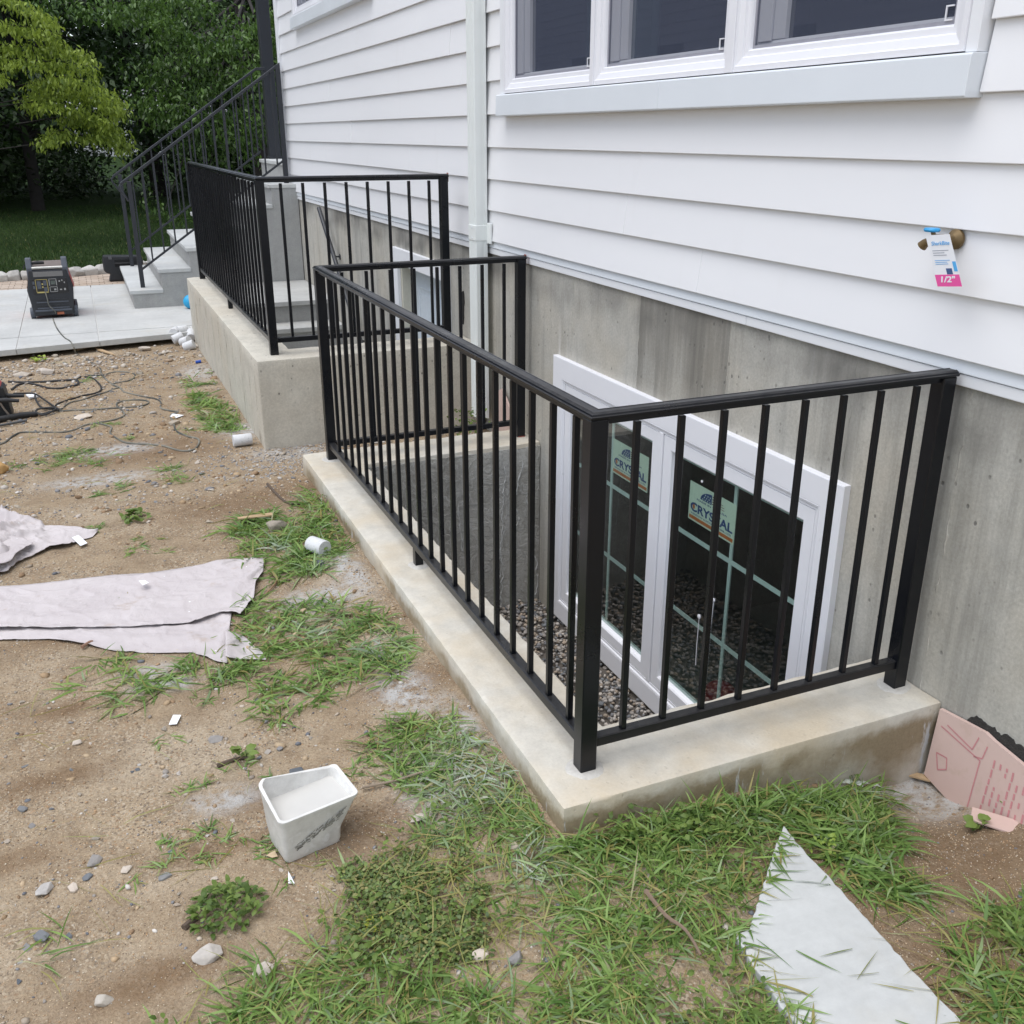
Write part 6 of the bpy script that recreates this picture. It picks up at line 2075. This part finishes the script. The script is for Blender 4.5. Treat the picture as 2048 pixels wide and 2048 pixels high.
leafy_weed(1960, 1660, .03, 9, .03, .05, 'small bright clover below the pink board', stems=4, tint=(.8, 1), aspect=.9)
leafy_weed(80, 722, .07, 26, .04, .05, 'yellow green weed in the rubble before the patio', tint=(.9, 1), aspect=.7, pal=mk_leaf('lime_leaf', (.22, .33, .04), (.36, .46, .07), .3))
leafy_weed(755, 1858, .03, 26, .014, .04, 'yellowish sprig at the lower edge of the weed mat', tint=(.8, 1), pal=mk_leaf('yellow_leaf', (.25, .30, .03), (.36, .38, .05), .3))
leafy_weed(1648, 1700, .05, 30, .02, .05, 'yellow green sprig beside the right edge of the flagstone', tint=(.8, 1), pal=mk_leaf('lime_leaf2', (.16, .26, .04), (.28, .38, .07), .3))
leafy_weed(1690, 1560, .06, 16, .05, .08, 'weed with paint splashed leaves by the curb corner', tint=(.4, 1), pal=mk_leaf('painted_leaf', (.10, .19, .05), (.62, .64, .62), .15))
# shrub sprig between the wells
p_ = np.array([.98, 3.45, -.12])
t = thing('weed', tuple(p_), 'dark leafy sprig between the two wells left of the downspout', 'weed')
n_ = 120
x_, y_ = p_[0]+rng.normal(0, .05, n_), p_[1]+rng.normal(0, .08, n_)
leaf_cloud('foliage', x_, y_, p_[2]+rng.uniform(.02, .20, n_), rng.uniform(.02, .035, n_), .9, WEED, None, None, parent=t)

# ================================================================== trees
BARK = plain('dark_bark', (.026, .022, .019), .95, var=.4, scale=14, bump=.8, bscale=30)
def tree_leaves(C_, N, spread, size, droop, flat):
    """leaves scattered round clump centres C_ (n,3)"""
    k = rng.integers(0, len(C_), N)
    g_ = rng.normal(0, 1, (N, 3))*np.array(spread)[None]
    Pp = C_[k]+g_
    sz = rng.uniform(size*.7, size*1.3, N)
    az = rng.uniform(0, 6.28, N)
    el = rng.normal(-droop, .45, N)
    d = np.stack([np.cos(az)*np.cos(el), np.sin(az)*np.cos(el), np.sin(el)], 1)
    upv = np.array([0, 0, 1.0])[None]+rng.normal(0, .35, (N, 3))
    s_ = np.cross(d, upv)
    s_ /= np.linalg.norm(s_, axis=1, keepdims=True)+1e-9
    nn = np.cross(s_, d)
    a = Pp
    b = Pp+d*sz[:, None]*.45+s_*sz[:, None]*.22+nn*sz[:, None]*.05
    c = Pp+d*sz[:, None]-nn*sz[:, None]*.10
    e = Pp+d*sz[:, None]*.45-s_*sz[:, None]*.22+nn*sz[:, None]*.05
    V_ = np.stack([a, b, c, e], 1).reshape(-1, 3)
    F_ = (np.arange(N)*4)[:, None]+np.array([[0, 1, 2, 3]])
    return V_, F_, k
def limb_tree(name, label, base, trunk, limbs, clump, N, spread, size, droop, mat_, tint=(0, 1), group=None):
    t = thing(name, base, label, 'tree', group)
    mb = MB()
    mb.tube(spl(trunk[0], 5), list(np.linspace(trunk[1], trunk[2], (len(trunk[0])-1)*5+1)), 10)
    for lp, r0, r1 in limbs:
        q_ = spl(lp, 4)
        mb.tube(q_, list(np.linspace(r0, r1, len(q_))), 7)
    obj('trunk', mb, BARK, t, smooth=True)
    V_, F_, k = tree_leaves(clump, N, spread, size, droop, 0)
    ct_ = rng.uniform(tint[0], tint[1], len(clump))**(2.0 if mat_ is MID else 1.0)  # cherry clumps get stronger tint contrast: leaf highlights painted into the colour
    tn = np.clip(ct_[k]*.45+rng.uniform(tint[0], tint[1], N)*.55, 0, 1)
    c_ = np.stack([tn, 0*tn, 0*tn], 1)
    npmesh('crown', V_, F_, mat_, np.repeat(c_, 4, 0), False, t)
    return t
LIME = mk_leaf('lime_tree_leaf', (.085, .14, .018), (.43, .54, .085), .35, .45)
DARK = mk_leaf('dark_tree_leaf', (.011, .025, .007), (.060, .110, .026), .22, .5)
MID = mk_leaf('cherry_leaf', (.016, .042, .010), (.170, .290, .060), .28, .38)
def at(px, py, y):
    return on(px, py, 1, y)
# lime tree at left: tiers of drooping sprays with dark gaps between
cl, lim = [], []
tr0 = np.array([-5.4, 18.5, -.1])
TIERS = [([(-90, -40), (0, -10), (60, 20), (112, 48)], 70), ([(-90, 20), (0, 48), (60, 58), (105, 66), (118, 86)], 80), ([(-90, 75), (0, 92), (50, 96), (110, 92), (150, 104), (182, 120)], 95), ([(-80, 118), (10, 120), (70, 124), (120, 128), (165, 132), (188, 144)], 75),
         ([(60, 170), (100, 158), (140, 156), (180, 166), (205, 186), (238, 212)], 85), ([(40, 202), (85, 188), (130, 180), (175, 190), (215, 208), (242, 226)], 90), ([(55, 208), (95, 206), (140, 212), (185, 226), (225, 246)], 60), ([(130, 236), (170, 238), (205, 250), (235, 266), (246, 280)], 70),
         ([(84, 288), (100, 272), (125, 264), (150, 272)], 34), ([(170, 272), (200, 268), (228, 280), (250, 300)], 44), ([(-90, 150), (-40, 160), (10, 150)], 40), ([(-150, -120), (-40, -90), (60, -60)], 60)]
for path, n_ in TIERS:
    pp = lerp_path(path, n_)
    yv = 17.3+rng.normal(0, .25)
    for q in pp:
        c0 = at(q[0]+rng.normal(0, 4), q[1]+abs(rng.normal(0, 3.2)), yv+rng.normal(0, .35))
        cl.append(c0)
    a0, a1 = at(*path[0], yv+.3), at(*path[-1], yv)
    mid_ = [tuple(at(q[0], q[1]-3, yv+.1)) for q in path[1:-1]]
    lim.append(([tuple(a0+np.array([-.8, .3, -.1]))]+[tuple(at(path[0][0], path[0][1]-3, yv+.1))]+mid_+[tuple(a1)], .011, .004))
limb_tree('lime_tree', 'yellow green tree with layered drooping sprays at the upper left', tuple(tr0), ([tuple(tr0), tuple(tr0+np.array([.1, 0, 1.6])), tuple(tr0+np.array([.2, .1, 3.2])), tuple(tr0+np.array([.1, .1, 6.2]))], .16, .07), lim, np.array(cl), 9000, (.085, .11, .055), .088, 1.0, LIME, (0, 1))
# cherry-like tree over the steps
cl, lim = [], []
tr1 = np.array([3.3, 24.5, -.1])
for (px, py, n_) in ((370, 75, 16), (400, 95, 22), (430, 85, 14), (460, 90, 10), (390, 120, 14), (350, 130, 12), (480, 45, 12), (500, 60, 10), (290, 140, 12), (330, 150, 12), (300, 200, 14), (330, 215, 16), (310, 225, 10), (350, 245, 14), (390, 240, 12), (440, 235, 12), (480, 145, 16), (500, 160, 16), (460, 150, 10), (500, 240, 16), (510, 270, 12), (480, 285, 12), (430, 280, 12), (380, 280, 10), (250, 20, 20), (300, 10, 20), (350, 20, 18), (410, 10, 18), (330, 60, 14), (540, 40, 10), (545, 100, 10), (550, 150, 8), (180, 20, 14), (120, 10, 12), (420, 180, 16), (360, 180, 14), (520, 200, 12), (545, 60, 16), (550, 110, 14), (330, 420, 8), (480, 330, 8), (420, 330, 8)):
    c0 = at(px, py, 20.0)
    br = rng.uniform(-.15, .15)
    for _ in range(n_):
        cl.append(c0+np.array([rng.normal(0, .24), rng.normal(0, .9), rng.normal(0, .10)]))
    if rng.uniform() < .6:
        lim.append(([tuple(tr1+np.array([0, 0, 2.2+rng.uniform(0, 3)])), tuple((tr1+np.array([0, 0, 3.4])+c0)/2+np.array([0, 0, .7])), tuple(c0)], .045, .008))
limb_tree('cherry_tree', 'dark green tree with glossy pointed leaves behind the stair railings', tuple(tr1), ([tuple(tr1), tuple(tr1+np.array([.1, 0, 2])), tuple(tr1+np.array([-.1, .1, 4.5])), tuple(tr1+np.array([-.2, 0, 7]))], .20, .08), lim, np.array(cl), 11000, (.13, .15, .09), .115, .75, MID, (0, 1))
# dark trees of the wood behind
def dark_tree(x, y, h, r_, lean, N, label, low=1.2, tr=.22, mat_=None, tint=(0, .6)):
    cl = []
    for _ in range(170):
        a = rng.uniform(0, 6.28)
        zz = low+(h-low)*rng.uniform(0, 1)**1.25
        rr = r_*math.sqrt(rng.uniform(0, 1))*(1.05-.45*(zz-low)/(h-low))
        cl.append((x+lean*zz+rr*math.cos(a), y+rr*math.sin(a)*.9, zz))
    cl = np.array(cl)
    lim = []
    for i in range(9):
        c0 = cl[i]
        lim.append(([(x+lean*c0[2]*.6, y, c0[2]*.6+.5), tuple((np.array([x+lean*c0[2]*.8, y, c0[2]*.8+.5])+c0)/2+np.array([0, 0, .2])), tuple(c0)], .07, .015))
    limb_tree('shade_tree', label, (x, y, -.1), ([(x, y, -.15), (x+lean*1.5, y, 1.5), (x+lean*4, y, 4), (x+lean*h*.9, y, h*.9)], tr, tr*.35), lim, cl, N, (.45, .45, .32), .23, .35, mat_ or DARK, tint, 'shade trees at the edge of the lawn')
dark_tree(-1.95, 25.5, 8.5, 3.6, 0, 12000, 'dark shade tree with a straight trunk at the left of the lawn edge', 1.6, .17)
dark_tree(1.35, 31.0, 9.5, 3.4, -.12, 11000, 'dark shade tree with a leaning trunk seen through the stair railings', 2.6, .24)
dark_tree(-5.2, 26.5, 9, 3.8, 0, 10000, 'dark shade tree behind the yellow green tree', .6, .2)
dark_tree(5.2, 28.0, 9, 3.4, 0, 10000, 'dark shade tree behind the porch column', .3, .2)
dark_tree(4.9, 35.0, 10, 3.0, 0, 10000, 'far dark shade tree right of the leaning trunk', .4, .24)
dark_tree(-4.6, 36.0, 10, 3.8, 0, 10000, 'far dark shade tree left of the leaning trunk', .4, .24)
dark_tree(8.5, 36.0, 10, 4.0, 0, 6000, 'far dark shade tree at the right behind the house', .6, .24)
dark_tree(-8.5, 33.0, 10, 4.5, 0, 7000, 'far dark shade tree at the far left', .4, .24)
# understorey hedge: one dark mass of shrubs
hx = []
while len(hx) < 520:
    x_ = rng.uniform(-9, 9)
    y_ = rng.uniform(28.5, 36)
    g0 = -1.07+(y_+2.02)*.018
    if g0 < x_ < g0+1.35:
        continue
    hx.append((x_, y_, rng.uniform(-.1, 2.2+.7*math.sin(x_*1.3))))
hx = np.array(hx)
V_, F_, k = tree_leaves(hx, 30000, (.42, .5, .35), .19, .3, 0)
tn = np.clip(rng.uniform(0, .5, len(hx))[k]+rng.uniform(0, .7, len(k))**3, 0, 1)
o = npmesh('understorey', V_, F_, DARK, np.repeat(np.stack([tn, 0*tn, 0*tn], 1), 4, 0))
tag(o, 'dark mass of shrubs under the shade trees beyond the lawn', 'shrubs', kind='stuff')
hx = np.stack([rng.uniform(-28, 40, 600), rng.uniform(80, 92, 600), rng.uniform(.8, 13, 600)], 1)
V_, F_, k = tree_leaves(hx, 34000, (1.5, 1.4, 1.2), 1.25, .3, 0)
tn = rng.uniform(0, .7, len(hx))[k]
o = npmesh('distant_wood', V_, F_, DARK, np.repeat(np.stack([tn, 0*tn, 0*tn], 1), 4, 0))
tag(o, 'distant dark wood closing the view behind the shade trees', 'wood', kind='stuff')
# far neighbour seen through the gap
fh = thing('far_house', (3.5, 74, .2), 'pale far house with a grey roof glimpsed between the trunks', 'house')
obj('wall', MB().box(-1.0, 9.5, 74, 79, .1, 3.0), plain('far_white_wall', (.55, .54, .52), .8), fh)
obj('roof', MB().prism([(73.5, 3.0), (79.5, 3.0), (76.5, 4.6)], -1.4, 9.9, ax=0), plain('far_grey_roof', (.30, .30, .31), .9), fh)
for xx in (.4, 3.0, 6.2):
    obj('window', MB().box(xx, xx+1.1, 73.96, 74.05, 1.2, 2.3), plain('far_dark_pane', (.03, .035, .04), .2), fh)
# house across the side yard, out of the frame but mirrored in the upper panes
nb = thing('neighbour_house', (-11, 22, -.1), 'mauve grey sided neighbouring house mirrored in the upper window panes', 'house')
nbm = MB()
for i in range(26):
    z_ = .2+i*.24
    nbm.prism([(-11.0, z_), (-10.955, z_), (-10.985, z_+.25), (-11.0, z_+.25)], 7, 33, ax=1)
obj('wall', nbm, plain('mauve_siding', (.50, .47, .52), .7), nb)
obj('roof', MB().prism([(-10.6, 6.4), (-19, 6.4), (-14.8, 9.6)], 6.6, 33.4, ax=1), plain('dark_shingle', (.07, .07, .075), .9), nb)
for yy in (11, 16, 21, 26):
    obj('window', MB().box(-10.96, -10.93, yy, yy+1.2, 2.2, 3.8), plain('nb_pane', (.02, .025, .03), .15), nb)
